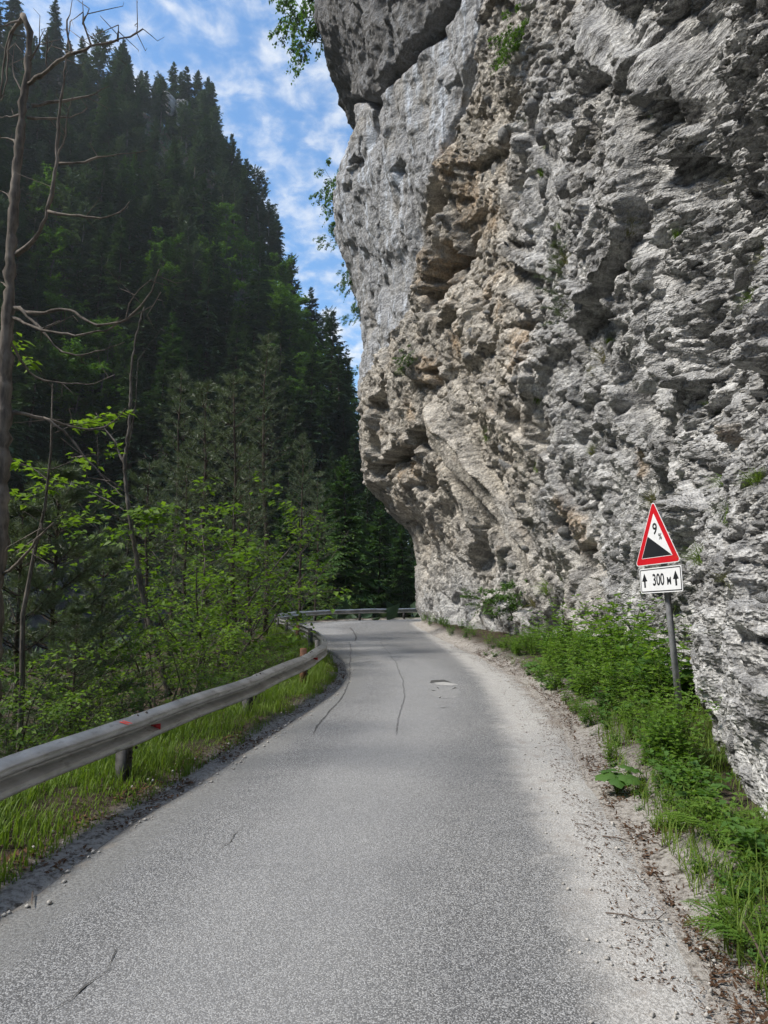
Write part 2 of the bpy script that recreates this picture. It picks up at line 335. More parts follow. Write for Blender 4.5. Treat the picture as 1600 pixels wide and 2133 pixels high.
# ------------------------------------------------------------------ the road
NC = 26; tt = np.linspace(0, 1, NC)
V = RL[:, None] * (1 - tt)[None, :, None] + RR[:, None] * tt[None, :, None]; wid = np.hypot(*(RR - RL).T)
edge = 0.05 * fbm(np.stack((V[:, :, 0].ravel() * 3, V[:, :, 1].ravel() * 3, V[:, :, 0].ravel() * 0), 1), 3, 9).reshape(V.shape[:2])
V[:, 0] += edge[:, :1] * 1.2; V[:, -1] += edge[:, -1:] * 1.2
Z = 0.012 * fbm(np.stack((V[:, :, 0].ravel() * 0.8, V[:, :, 1].ravel() * 0.8, V[:, :, 0].ravel() * 0), 1), 3, 4).reshape(V.shape[:2])
Z[:, 0] -= 0.05; Z[:, -1] -= 0.03
def road_z(x, y): return 0.012 * fbm(np.stack((np.atleast_1d(x) * 0.8, np.atleast_1d(y) * 0.8, np.atleast_1d(x) * 0.0), 1), 3, 4)
mb = MB(); mb.add(np.concatenate((V, Z[..., None]), -1).reshape(-1, 3), grid_faces(len(RL), NC)); me = mb.mesh('road', [None], True)
dl = (tt[None] * wid[:, None]); dr = ((1 - tt)[None] * wid[:, None])
shw = lerp(CEN[:, 1], [0, 3, 5, 7, 9, 11.5, 13, 16, 22, 27, 34, 60], [0.36, 0.46, 0.5, 0.68, 0.78, 0.80, 0.78, 0.62, 0.42, 0.3, 0.22, 0.2])
for nm_, a in (('dl', dl), ('dust', dr - shw[:, None])):
    at = me.attributes.new(nm_, 'FLOAT', 'POINT'); at.data.foreach_set('value', a.astype(np.float32).ravel())
t = NT('worn_asphalt'); v = t.coord(); dl_, du = t.attr('dl'), t.attr('dust')
nbig = t.noise(v, 0.9, 5, 0.6); nmid = t.noise(v, 7.0, 5, 0.65); nfine = t.noise(v, 60.0, 3, 0.6)
st = t.n('ShaderNodeTexVoronoi'); t.L(v, st.inputs['Vector']); st.inputs['Scale'].default_value = 150.0
sep = t.n('ShaderNodeSeparateColor'); t.L(st.outputs['Color'], sep.inputs[0])
stone = t.mix(t.math('POWER', sep.outputs[0], 1.3), (0.056, 0.057, 0.059), (0.56, 0.56, 0.555))
stone = t.mix(t.rng(st.outputs['Distance'], 0.42, 0.72), stone, (0.055, 0.056, 0.058))
fine = t.mix(t.rng(nfine, 0.3, 0.7), (0.155, 0.154, 0.153), (0.32, 0.319, 0.316))
c = t.mix(0.74, fine, stone)
c = t.mix(t.rng(nbig, 0.35, 0.7), c, t.mix(1.0, c, (0.88, 0.885, 0.90), 'MULTIPLY'))
lane = t.math('ABSOLUTE', t.math('SUBTRACT', dl_, 1.55))
c = t.mix(t.rng(lane, 0.95, 0.2, 0.0, 0.3), c, (0.36, 0.36, 0.36)); c = t.mix(t.math('MULTIPLY', t.rng(t.noise(t.coord('Object', (1.6, 0.35, 1)), 1.0, 4, 0.6), 0.5, 0.66), 0.16), c, (0.13, 0.132, 0.136))
eln = t.math('ADD', dl_, t.math('MULTIPLY', t.math('SUBTRACT', nmid, 0.5), 0.5))
c = t.mix(t.rng(eln, 0.62, 0.25), c, t.mix(t.rng(nfine, 0.35, 0.65), (0.13, 0.13, 0.127), (0.22, 0.22, 0.215)))
c = t.mix(t.rng(eln, 0.22, 0.02), c, t.mix(t.rng(nmid, 0.35, 0.6), (0.24, 0.215, 0.185), (0.07, 0.06, 0.05)))
dun = t.math('ADD', du, t.math('MULTIPLY', t.math('SUBTRACT', t.noise(v, 3.0, 6, 0.7), 0.5), 0.55))
gr = t.mix(t.rng(t.noise(v, 85.0, 3, 0.7), 0.35, 0.65), (0.25, 0.24, 0.225), (0.58, 0.565, 0.54))
gr = t.mix(t.rng(nmid, 0.5, 0.7), gr, (0.33, 0.305, 0.28))
c = t.mix(t.rng(dun, 0.22, -0.16, 0.0, 0.88), c, gr)
dun2 = t.math('ADD', du, t.math('MULTIPLY', t.math('SUBTRACT', t.noise(v, 2.2, 6, 0.75), 0.5), 0.9))
lit = t.mix(t.rng(t.noise(v, 45.0, 4, 0.7), 0.4, 0.6), (0.10, 0.065, 0.045), (0.30, 0.25, 0.20))
c = t.mix(t.math('MULTIPLY', t.rng(dun2, -0.45, -0.8), 0.7), c, lit)
hgt = t.math('ADD', t.math('MULTIPLY', st.outputs['Distance'], -0.6), nfine)
M['road'] = t.done(c, 0.88, t.bump(hgt, 0.55, 0.008), spec=0.25)
me.materials[0] = M['road']
road = tag(link('road', me), 'worn pale grey asphalt road with dusty gravel shoulder below the cliff', kind='structure')
M['crack'] = plain('crack_tar', (0.075, 0.074, 0.072), 0.95, 0.3, 20)
def gp(px, py):
    x, y, z = ray(px, py); tq = -CAMH / z; return np.array((x * tq, y * tq))
def ribbon(P, w, name, mat, dz=0.005, jit=0.012, seed=0):
    P = poly_xy(P, 0.045) if len(P) > 1 else P; r = np.random.default_rng(seed); n = len(P)
    P = P + np.cumsum(r.normal(0, jit, (n, 2)), 0) * 0.35 + r.normal(0, jit * 0.35, (n, 2)); T = unit(np.gradient(P, axis=0)); N = np.stack((T[:, 1], -T[:, 0]), 1)
    ww = w * (0.35 + 0.9 * r.random(n)) * np.minimum(1, np.minimum(np.arange(n), np.arange(n)[::-1]) / 6 + 0.15); ww = ww[:, None] / 2
    z = (road_z(P[:, 0], P[:, 1]) + dz)[:, None]
    v = np.concatenate((np.c_[P - N * ww, z], np.c_[P + N * ww, z])); i = np.arange(n - 1)
    return MB().add(v, np.stack((i, i + n, i + n + 1, i + 1), 1)).build(name, mat, road)
ribbon([gp(*q) for q in [(648, 1536), (668, 1500), (700, 1470), (724, 1440), (738, 1400), (741, 1370), (734, 1337)]], 0.018, 'crack', M['crack'], seed=1)
ribbon([gp(*q) for q in [(738, 1336), (742, 1330), (736, 1318), (729, 1306)]], 0.05, 'crack', M['crack'], seed=2)
ribbon([gp(*q) for q in [(792, 1336), (822, 1378), (838, 1420), (842, 1452), (830, 1500), (820, 1540)]], 0.016, 'crack', plain('faint_seam', (0.13, 0.13, 0.13), 0.95, 0.3, 20), seed=3)
ribbon([gp(*q) for q in [(75, 2133), (98, 2105), (150, 2090), (185, 2060), (232, 2030), (255, 2016)]], 0.013, 'crack', M['crack'], seed=4)
ribbon([gp(*q) for q in [(228, 2018), (236, 1990), (244, 1975)]], 0.014, 'crack', M['crack'], seed=5)
ribbon([gp(*q) for q in [(85, 2005), (105, 1985), (130, 1960)]], 0.006, 'crack', M['crack'], seed=6)
ribbon([gp(*q) for q in [(430, 1797), (450, 1775), (500, 1740), (530, 1715)]], 0.006, 'crack', M['crack'], seed=7)
ribbon([gp(*q) for q in [(905, 1476), (925, 1478), (945, 1474)]], 0.05, 'crack', M['crack'], seed=8)
def patch(pix, name, mat, dz=0.004, jit=0.02, seed=0):
    P = np.array([gp(*q) for q in pix]); P = np.r_[P, P[:1]]; P = arc_resample(P, 40)[:-1]; r = np.random.default_rng(seed); P = P + r.normal(0, jit, P.shape); c = P.mean(0)
    v = np.c_[np.r_[P, [c]], road_z(np.r_[P[:, 0], c[0]], np.r_[P[:, 1], c[1]]) + dz]; n = len(P); i = np.arange(n)
    return MB().add(v, np.stack((i, (i + 1) % n, np.full(n, n)), 1)).build(name, mat, road)
patch([(899, 1423), (925, 1422), (955, 1428), (940, 1430), (910, 1428)], 'pothole', plain('pothole_dust', (0.36, 0.355, 0.345), 0.95, 0.2, 30), 0.004, 0.012, 1)
patch([(895, 1424), (899, 1419), (925, 1418), (940, 1424), (925, 1422.5), (902, 1424)], 'pothole', M['crack'], 0.0075, 0.006, 2)
patch([(893, 1432), (958, 1434), (952, 1453), (915, 1456), (898, 1448)], 'asphalt_patch', plain('patched_asphalt', (0.235, 0.235, 0.233), 0.9, 0.4, 60), 0.003, 0.03, 4)
patch([(930, 1449), (948, 1449), (948, 1453), (932, 1453)], 'pothole', plain('pothole_dust_b', (0.42, 0.41, 0.39), 0.95, 0.2, 30), 0.004, 0.01, 3)

# ------------------------------------------------------------------ the cliff
def graded(sfun, s0, s1):
    out = [s0]
    while out[-1] < s1: out.append(out[-1] + sfun(out[-1]))
    return np.array(out)
cs = np.r_[0, np.cumsum(np.hypot(*np.diff(CLF, axis=0).T))]
def cl_step(s):
    x, y = np.interp(s, cs, CLF[:, 0]), np.interp(s, cs, CLF[:, 1]); D = math.hypot(x, y)
    if y < 3.2: return 0.03 + 0.09 * (3.2 - y)
    if y > 41.5: return 0.5
    return min(0.0004 * D * D + 0.001 * D, 0.0042 * D) * QC
QC, NROW = 0.75, 720
su = graded(cl_step, 0, cs[-1]); BX, BY = np.interp(su, cs, CLF[:, 0]), np.interp(su, cs, CLF[:, 1])
Tn = unit(np.stack((np.gradient(BX, su), np.gradient(BY, su)), 1))
for _ in range(2):                     # smoother normals than the foot line
    kk = 2.2; Tn = unit(np.stack([np.interp(su, su, np.array([np.mean(Tn[max(0, np.searchsorted(su, a - kk)):np.searchsorted(su, a + kk) + 1, q]) for a in su])) for q in (0, 1)], 1))
NX, NY = -Tn[:, 1], Tn[:, 0]           # outward, over the road
OV_H = [0, 2.1, 3.6, 4.8, 5.8, 7, 8.3, 9.8, 12.4, 14, 15.6, 18.2, 21, 22.6, 24, 26, 28.1, 30.3, 32.6, 34.7, 42, 60]
OV_D = [0, .1, .35, .85, 1.8, 2.4, 2.7, 2.95, 2.85, 3.0, 3.55, 4.0, 4.4, 4.3, 3.8, 3.5, 3.7, 4.6, 4.9, 4.8, 4.0, 0.0]
dist = np.hypot(BX, BY); top = np.where(BY < 3, 12, 4.5 + 1.12 * np.minimum(dist, 36)) + 2.0
vv = np.linspace(0, 1, NROW); Hh = -0.5 + (top[:, None] + 0.5) * vv[None]
wgt = lerp(BY, [0, 8, 11, 16, 21, 27, 33, 40], [0.06, 0.10, 0.16, 0.36, 0.6, 0.84, 1.0, 1.0])
Od = np.interp(Hh, OV_H, OV_D) * wgt[:, None]
Yq = np.broadcast_to(BY[:, None], Hh.shape); Sq = np.broadcast_to(su[:, None], Hh.shape)
P0 = np.stack((BX[:, None] + NX[:, None] * Od, BY[:, None] + NY[:, None] * Od, Hh), -1)
YY, HH = Yq.ravel().astype(np.float64), Hh.ravel().astype(np.float64)
# the near buttress fades back with height; zones read off the photograph as (distance along the road, height)
Od = Od - (0.95 * sstep(1.7, 5.0, Hh) * sstep(9.5, 7.5, Yq) * sstep(1.0, 4.0, Yq))
smooth = sstep(-0.5, 0.7, YY - lerp(HH, [11.2, 11.8, 12.1, 13.4, 14.8, 15.5, 16.5, 17.5, 22], [38, 29.5, 26.2, 24.6, 23.3, 21, 18.5, 17.1, 16.2]))
line = lerp(YY, [17, 20, 22.5, 24.8, 27, 34.9], [19.6, 19.8, 20.2, 20.9, 21.8, 28.5])
block = sstep(-0.05, 0.25, HH - line) * sstep(17.5, 19.5, YY)
P0 = np.stack((BX[:, None] + NX[:, None] * Od, BY[:, None] + NY[:, None] * Od, Hh), -1).reshape(-1, 3)
W = P0 + 0.35 * np.stack((fbm(P0 / 2.3, 3, 1), fbm(P0 / 2.3 + 50, 3, 2), fbm(P0 / 2.3 + 90, 3, 3)), 1)
f06, f045, f05, f09 = fbm(P0 / 0.6, 2, 71), fbm(P0 / 0.45, 2, 72), fbm(P0 / 0.5, 2, 77), fbm(P0 / 0.9, 2, 61)
def bed(Pq, dip):                      # turn into bedding coordinates: along the strike, into the wall, across the beds
    ca, sa = math.cos(dip), math.sin(dip)
    return np.stack((Pq[:, 1] * ca + Pq[:, 2] * sa, Pq[:, 0], -Pq[:, 1] * sa + Pq[:, 2] * ca), 1)
near = sstep(10.5, 8.5, YY + 0.7 * fbm(P0 / 1.5, 2, 8)); W2 = P0 + 0.45 * np.stack((vnoise(P0 / 3.1, 1), vnoise(P0 / 3.1 + 50, 2), vnoise(P0 / 3.1 + 90, 3)), 1); dipc = bed(W2, R(33)); nearc = bed(W2, R(6))
disp = np.zeros(len(P0)); dz = np.zeros(len(P0))
disp += (0.42 * fbm(P0 / 5.5, 4, 11) * lerp(YY, [3, 9, 20], [0.35, 0.75, 1.0]))
amp = 1 - 0.72 * smooth
def band(a, b, w0, w1):                # 0..1 inside a strip along a line on the face
    a, b = np.array(a), np.array(b); L = np.hypot(*(b - a)); tx = (b - a) / L; nx = np.array((-tx[1], tx[0])); nx = nx if nx[1] > 0 else -nx
    al = (YY - a[0]) * tx[0] + (HH - a[1]) * tx[1]; ac = (YY - a[0]) * nx[0] + (HH - a[1]) * nx[1]
    return sstep(-0.1, 0.5, al) * sstep(L + 0.1, L - 0.5, al) * sstep(w0 - 0.08, w0 + 0.05, ac) * sstep(w1 + 0.08, w1 - 0.05, ac)
amp = amp * (1 - 0.82 * band((25.4, 7.9), (19.6, 2.0), 0.0, 0.95)) * (1 - 0.7 * band((12.6, 12.6), (8.0, 7.6), 0.0, 0.8)) * (1 - 0.6 * band((8.6, 9.2), (6.2, 6.6), 0.0, 0.7))
tone = np.zeros(len(P0)); TW = {22: 0.25, 23: 0.4, 24: 0.45, 25: 0.3}
def layer(cell_dip, cell_near, seed, a, tilt, mask=None):
    global disp, dz
    out = np.zeros(len(P0)); oz = np.zeros(len(P0)); gap = np.ones(len(P0))
    for cc, cell, sel in ((dipc, cell_dip, near < 0.5), (nearc, cell_near, near >= 0.5)):
        m = sel if mask is None else sel & mask
        if not m.any(): continue
        q, g, h = facets(cc[m], np.array(cell), seed, tilt); out[m] = q; gap[m] = g; oz[m] = u01(h, 9) * 2 - 1
    disp += a * amp * out; dz += 0.15 * a * amp * oz; tone[:] += TW.get(seed, 0) * oz
    return gap
dips = {21: bed(W2, R(62)), 22: dipc, 23: bed(W2 * 1.01, R(-48)), 24: bed(W2, R(58)), 25: bed(W2, R(-20))}
dipc = dips[21]; layer((3.2, 3.0, 3.6), (1.6, 1.5, 1.2), 21, 0.24, 1.7)
dipc = dips[22]; g2 = layer((2.0, 1.1, 1.0), (1.0, 0.6, 0.42), 22, 0.085, 2.2)
dipc = dips[23]; g3 = layer((0.66, 0.40, 0.36), (0.42, 0.25, 0.15), 23, 0.048, 2.6)
dipc = dips[24]; layer((0.26, 0.15, 0.15), (0.17, 0.10, 0.06), 24, 0.026, 2.8, YY < 34)
dipc = dips[25]; layer((0.13, 0.06, 0.06), (0.08, 0.045, 0.030), 25, 0.013, 2.8, YY < 22)
disp -= 0.05 * amp * sstep(0.07, 0.0, g2) + 0.018 * amp * sstep(0.1, 0.0, g3)
# the massive smooth bulge: vertical flutes and pockets
fl = np.stack((W[:, 1] / 0.9, W[:, 0] / 0.9, W[:, 2] / 4.5), 1); disp += smooth * (0.16 * fbm(fl, 4, 41) + 0.10 * fbm(P0 / 0.8, 4, 42) + 0.03 * fbm(P0 / 0.2, 3, 43))
pk, pg, ph = voro(W / np.array((1.6, 2.4, 2.2)), 44)[:3]; disp -= smooth * 0.35 * sstep(0.33, 0.05, pk)
# overhanging block at the top with a crack under it
rise = HH - line
disp += block * (0.30 + 1.35 * sstep(0.0, 4.5, rise)) * lerp(YY, [20, 27, 33, 36], [1.0, 1.0, 0.45, 0.2])
disp -= 0.55 * np.exp(-(rise / 0.16) ** 2) * sstep(19, 21, YY)
# slabs of bedded rock that dip towards the viewer
def slab(a, b, wd, out, under, taper=0.8):
    global disp
    a, b = np.array(a), np.array(b); L = np.hypot(*(b - a)); tx = (b - a) / L; nx = np.array((-tx[1], tx[0]))
    if nx[1] < 0: nx = -nx
    al = (YY - a[0]) * tx[0] + (HH - a[1]) * tx[1]; ac = (YY - a[0]) * nx[0] + (HH - a[1]) * nx[1] + 0.06 * f05
    along = sstep(-0.2, taper, al) * sstep(L + 0.2, L - taper, al)
    disp += along * (out * sstep(0.0, 0.05, ac) * sstep(wd * 1.15, wd * 0.9, ac) - under * sstep(0.0, -0.06, ac) * sstep(-1.1, -0.1, ac))
for a_, b_, wd_, o_, u_ in (((25.4, 7.9), (19.6, 2.0), 0.95, 0.34, 0.75), ((24.6, 8.3), (19.2, 2.8), 0.3, 0.14, 0.0), ((22.6, 8.2), (18.6, 3.0), 0.20, 0.16, 0.22), ((23.2, 7.2), (19.4, 2.6), 0.16, 0.10, 0.12),
                            ((12.6, 12.6), (8.6, 8.2), 0.5, 0.22, 0.18), ((11.0, 12.4), (7.2, 8.6), 0.35, 0.16, 0.14), ((18.0, 11.0), (15.2, 8.8), 0.3, 0.2, 0.35),
                            ((10.2, 9.0), (7.6, 6.4), 0.3, 0.2, 0.25), ((17.5, 9.6), (15.6, 8.0), 0.2, 0.14, 0.2), ((14.2, 8.4), (11.4, 6.2), 0.25, 0.16, 0.25)):
    slab(a_, b_, wd_, o_, u_)
# cracks that climb to the right
for (ya, ha), (yb, hb), dp in (((17.1, 18.2), (24.4, 13.2), 0.7), ((24.4, 13.2), (26.4, 11.4), 0.5), ((14, 14), (17.6, 10.4), 0.3), ((9.0, 8.5), (11.2, 5.2), 0.22), ((6.2, 5.6), (7.2, 3.4), 0.15), ((21.5, 14.8), (23.0, 12.0), 0.4), ((13.4, 9.6), (14.0, 4.8), 0.25)):
    a, b = np.array((ya, ha)), np.array((yb, hb)); ab = b - a; tq = np.clip(((YY - ya) * ab[0] + (HH - ha) * ab[1]) / (ab @ ab), 0, 1)
    dd = np.hypot(YY - ya - tq * ab[0], HH - ha - tq * ab[1]) + 0.18 * f09; disp -= dp * sstep(0.34, 0.0, dd)
# hollows under small roofs: sharp upper lip, fading downwards
for (yy, hh, ry, rh, dp) in ((12.0, 5.8, .7, .85, 1.3), (11.35, 5.2, .5, .55, .55), (15.0, 2.75, .9, .9, .9), (15.8, 3.5, .5, .7, .45), (28.7, 7.6, 1.9, .75, 1.6), (31.6, 7.7, 1.6, .5, 1.1), (25.6, 7.9, 1.6, .9, 1.2), (26.8, 6.3, 1.3, .8, .6),
                             (22.4, 13.0, 1.6, 1.1, 1.0), (23.4, 12.4, 1.0, .9, .7), (19.3, 10.5, .7, .5, .55), (13.0, 12.3, .8, 1.3, .4), (12.4, 10.6, .6, .9, .3), (22.0, 10.7, .55, .4, .6), (24.2, 9.6, .5, .6, .5),
                             (9.3, 1.9, .7, .8, .5), (7.0, 1.35, .35, .42, .45), (6.9, 2.3, .25, .3, .25), (8.2, 4.8, .35, .35, .3), (10.3, 4.3, .5, .4, .35), (17.6, 6.3, .6, .5, .4), (18.8, 8.6, .7, .5, .4), (6.0, 3.4, .25, .2, .2), (5.4, 2.1, .25, .16, .2), (21.5, 9.0, .7, .35, .4), (30.5, 10.2, .7, .5, .5), (27.8, 17.5, .9, 1.2, .5), (30, 21.5, .9, 1.3, .5), (24.5, 17.6, .6, 1.0, .4)):
    e = (YY - yy) / ry + 0.5 * f06; k = (hh - HH) / rh + 0.35 * f045
    disp -= dp * sstep(1.15, 0.45, np.abs(e)) * sstep(-0.02, 0.1, k) * sstep(1.5, 0.2, k)
# blocky ledge line of the lower overhang and the recess below it
disp += 0.25 * sstep(6.6, 7.1, HH) * sstep(8.6, 7.6, HH) * sstep(24, 27, YY)
disp *= 0.25 + 0.75 * sstep(-0.3, 0.9, HH)
nr_ = sstep(8.6, 7.8, YY) * sstep(4.5, 2.5, HH); disp = np.where(disp > 0, disp * (1 - 0.65 * nr_), disp * (1 - 0.3 * nr_))
dfull = disp + Od.ravel()
NXf = np.repeat(NX, NROW); NYf = np.repeat(NY, NROW)
PC = np.stack((P0[:, 0] + NXf * disp, P0[:, 1] + NYf * disp, HH + dz), 1)
CLIFFP = PC.reshape(len(su), NROW, 3)
def cliff_at(Y, h):                    # a point on the finished face
    u = int(np.argmin(np.abs(BY - Y) + 100 * (np.arange(len(BY)) > np.argmax(BY > 36.8)))); v_ = int(np.clip((h + 0.5) / (top[u] + 0.5) * (NROW - 1), 0, NROW - 1))
    return CLIFFP[u, v_], np.array((NX[u], NY[u], 0.0))
# a plateau that closes the top
cap1 = CLIFFP[:, -1] + np.stack((-NX * 2.5, -NY * 2.5, 0 * NX + 1.2), 1); cap2 = cap1 + np.stack((np.where(BY < 37, 60.0, 30), np.where(BY < 37, 0, -8.0), 0 * NX + 6), 1)
ALL = np.concatenate((CLIFFP, cap1[:, None], cap2[:, None]), 1)
me = MB().add(ALL.reshape(-1, 3), grid_faces(len(su), NROW + 2)[:, ::-1]).mesh('cliff', [None])
def padattr(a): return np.concatenate((a.reshape(len(su), NROW), np.zeros((len(su), 2))), 1).astype(np.float32).ravel()
warm = sstep(14.5, 19, YY + 1.5 * fbm(P0 / 3, 3, 81)) * (1 - smooth) * sstep(0.0, 5.0, HH + 1.5 * fbm(P0 / 2, 2, 83)) * (1 - 0.5 * sstep(33, 36, YY))
warm = np.maximum(warm, 0.5 * sstep(10, 14, YY) * (1 - smooth) * sstep(0.0, 0.5, fbm(P0 / 2.5, 3, 85)))
stain = np.zeros(len(P0))
for (yy, hh, r) in ((15.9, 3.4, .55), (15.1, 2.9, .6), (20.1, 13.7, 1.1), (20.8, 15.0, .8), (16.7, 7.8, .7), (23, 12.6, 1.2), (24.5, 9.7, .7), (19.2, 10.2, .7), (26.5, 8.6, .6), (22.0, 9.8, .8), (17.8, 9.2, .5), (11.9, 3.9, .3), (6.4, 3.0, .2), (18.5, 12.4, .8), (28.5, 6.6, .8)):
    stain = np.maximum(stain, sstep(1.3, 0.2, np.hypot(YY - yy, HH - hh) / r + 0.55 * f05))
for nm_, a in (('smooth', np.maximum(smooth, 0)), ('warm', warm), ('stain', stain), ('blk_shade', block), ('tone', tone * (1 - 0.5 * smooth))):
    at = me.attributes.new(nm_, 'FLOAT', 'POINT'); at.data.foreach_set('value', padattr(a))
def rock_mat(name, attrs=True):
    t = NT(name); v = t.coord()
    n0 = t.noise(v, 0.45, 5, 0.6); n1 = t.noise(v, 2.6, 5, 0.68, 0.4); n2 = t.noise(v, 14.0, 4, 0.72); n3 = t.noise(v, 55.0, 2, 0.7)
    c = t.mix(t.rng(n1, 0.32, 0.68), (0.27, 0.27, 0.27), (0.54, 0.54, 0.535))
    c = t.mix(t.rng(n2, 0.40, 0.62), t.mix(1.0, c, (0.62, 0.62, 0.62), 'MULTIPLY'), c)
    c = t.mix(t.math('MULTIPLY', t.rng(n3, 0.52, 0.66), 0.6), c, (0.64, 0.635, 0.625))
    if attrs:
        c = t.mix(t.rng(t.attr('tone'), -0.9, 0.9), t.mix(1.0, c, (0.60, 0.60, 0.605), 'MULTIPLY'), t.mix(1.0, c, (1.42, 1.415, 1.40), 'MULTIPLY')); w = t.attr('warm'); c = t.mix(t.math('MULTIPLY', w, 0.85), c, t.mix(1.0, c, (1.14, 1.05, 0.92), 'MULTIPLY'))
        tanm = t.math('MULTIPLY', w, t.rng(t.noise(v, 0.8, 6, 0.65), 0.52, 0.66)); c = t.mix(t.math('MULTIPLY', tanm, 0.4), c, t.mix(n2, (0.27, 0.21, 0.145), (0.42, 0.34, 0.25)))
        s = t.attr('smooth'); vs = t.coord('Object', (1.4, 1.4, 0.10)); st1 = t.noise(vs, 1.6, 6, 0.6, 0.3); st2 = t.noise(vs, 3.1, 5, 0.6, 0.2)
        sm = t.mix(t.rng(n2, 0.3, 0.7), (0.25, 0.253, 0.26), (0.46, 0.465, 0.475)); sm = t.mix(t.rng(st1, 0.5, 0.64), sm, (0.56, 0.60, 0.66)); sm = t.mix(t.math('MULTIPLY', t.rng(st2, 0.52, 0.68), 0.75), sm, (0.09, 0.09, 0.095))
        sm = t.mix(t.math('MULTIPLY', t.rng(n0, 0.5, 0.7), 0.5), sm, (0.33, 0.30, 0.25))
        c = t.mix(s, c, sm)
        c = t.mix(t.math('MULTIPLY', t.math('MULTIPLY', t.attr('stain'), t.rng(n1, 0.35, 0.6)), 0.55), c, t.mix(t.rng(n2, 0.35, 0.65), (0.27, 0.16, 0.075), (0.55, 0.40, 0.24)))
        c = t.mix(t.math('MULTIPLY', t.attr('blk_shade'), 0.75), c, t.mix(t.rng(n1, 0.3, 0.7), (0.10, 0.10, 0.102), (0.20, 0.195, 0.19)))  # overhanging block painted darker, the shade of its underside put into the colour
    lich = t.rng(t.noise(v, 1.3, 5, 0.7), 0.58, 0.68); c = t.mix(t.math('MULTIPLY', lich, 0.6), c, (0.085, 0.085, 0.08))
    ch = t.vor(t.coord('Object', (1, 0.45, 1)), 11.0, 'F1', 0); ch2 = t.vor(t.coord('Object', (1, 0.5, 1.2)), 34.0, 'F1', 0); b = t.bump(n3, 0.6, 0.02); b = t.bump(ch2, 0.8, 0.03, b); b = t.bump(ch, 0.6, 0.06, b)
    return t.done(c, 0.9, b, spec=0.2)
M['rock'] = rock_mat('limestone'); me.materials[0] = M['rock']; M['rock_plain'] = rock_mat('limestone_block', False)
cliff = tag(link('cliff', me), 'grey and tan fractured limestone cliff overhanging the road', kind='structure')
# ------------------------------------------------------------------ loose blocks in the rock face
def rock_mesh(name, seed, mat, sub=2, flat=(1, 1, 1), rough=0.5):
    r = np.random.default_rng(seed); d = unit(r.normal(size=(13, 3))); off = 0.55 + 0.45 * r.random(13)
    import bmesh
    bm = bmesh.new(); bmesh.ops.create_icosphere(bm, subdivisions=sub, radius=1.0); v = np.array([x.co[:] for x in bm.verts]); f = np.array([[x.index for x in q.verts] for q in bm.faces]); bm.free()
    k = (v @ d.T); sc_ = np.min(np.where(k > 0.05, off[None] / np.maximum(k, 0.05), 9), 1); v = v * np.minimum(sc_, 1.6)[:, None] * np.array(flat)
    v = v + rough * 0.06 * np.stack([vnoise(v * 3, seed + q) for q in (1, 2, 3)], 1)
    return MB().add(v, f).mesh(name, mat)
BLK = [rock_mesh('rock_block', 100 + k, M['rock_plain'], 2, ((1, .7, .55), (1, .8, .8), (1.2, .8, .45))[k % 3]) for k in range(7)]
r = np.random.default_rng(5)
for k in range(240):
    Yb = 4.2 + 20 * r.random() ** 1.3; hb = 0.2 + r.random() * (2.5 + 0.75 * Yb)
    if Yb > lerp(hb, [11.2, 12.1, 14.8, 17.5], [30, 26, 23, 17]) - 0.5: continue
    p, nrm = cliff_at(Yb, hb); s = (0.045 + 0.11 * r.random() ** 2) * (0.6 + Yb / 14)
    o = link('rock_block', BLK[k % 7], cliff, tuple(p - nrm * s * 0.25)); o.scale = (s, s, s)
    o.rotation_euler = (R(33 if Yb > 9.5 else 6) + r.normal(0, 0.25), r.normal(0, 0.25), R(90) + r.normal(0, 0.5))

# ------------------------------------------------------------------ the guard rail
rs = np.r_[0, np.cumsum(np.hypot(*np.diff(RAIL, axis=0).T))]; RT = unit(np.gradient(RAIL, axis=0)); RN = np.stack((RT[:, 1], -RT[:, 0]), 1)
def rail_pt(s, out, z):
    s = np.atleast_1d(s); x = np.interp(s, rs, RAIL[:, 0]); y = np.interp(s, rs, RAIL[:, 1]); nx = np.interp(s, rs, RN[:, 0]); ny = np.interp(s, rs, RN[:, 1])
    zw = 0.012 * np.sin(s * 0.9) + 0.008 * np.sin(s * 2.3 + 1)
    return np.stack((x + nx * out, y + ny * out, zw + z), -1)
def s_at(Y): k = int(np.argmax(RAIL[:, 1] > Y)); return rs[k]
PROF = np.array([(0, .300), (.012, .310), (.078, .335), (.083, .345), (.083, .385), (.078, .395), (.012, .430), (.008, .443), (.012, .456), (.078, .490), (.083, .500), (.083, .535), (.078, .545), (.012, .576), (0, .586)]); PROF[:, 1] = .34 + (PROF[:, 1] - .3) * .86; PROF[:, 0] *= 1.2
t = NT('galvanised_steel'); v = t.coord(); n = t.noise(v, 3.0, 5, 0.6); n2 = t.noise(t.coord('Object', (1, 1, 6)), 5.0, 4, 0.6); n3 = t.noise(v, 60, 2, 0.5)
c = t.mix(t.rng(n, 0.3, 0.7), (0.34, 0.34, 0.34), (0.54, 0.545, 0.55)); c = t.mix(t.math('MULTIPLY', t.rng(n2, 0.54, 0.7), 0.6), c, (0.15, 0.14, 0.125)); c = t.mix(t.math('MULTIPLY', t.rng(t.noise(v, 1.7, 5, 0.65), 0.62, 0.72), 0.6), c, (0.17, 0.10, 0.055))
M['steel'] = t.done(c, t.rng(n3, 0.2, 0.8, 0.34, 0.52), None, 0.8, 0.5)
M['rust'] = plain('rusted_steel', (0.15, 0.075, 0.045), 0.9, 0.5, 12, bump=0.3); M['steel_dark'] = plain('dark_bolt_steel', (0.07, 0.065, 0.06), 0.6, 0.3, 20, 0.5)
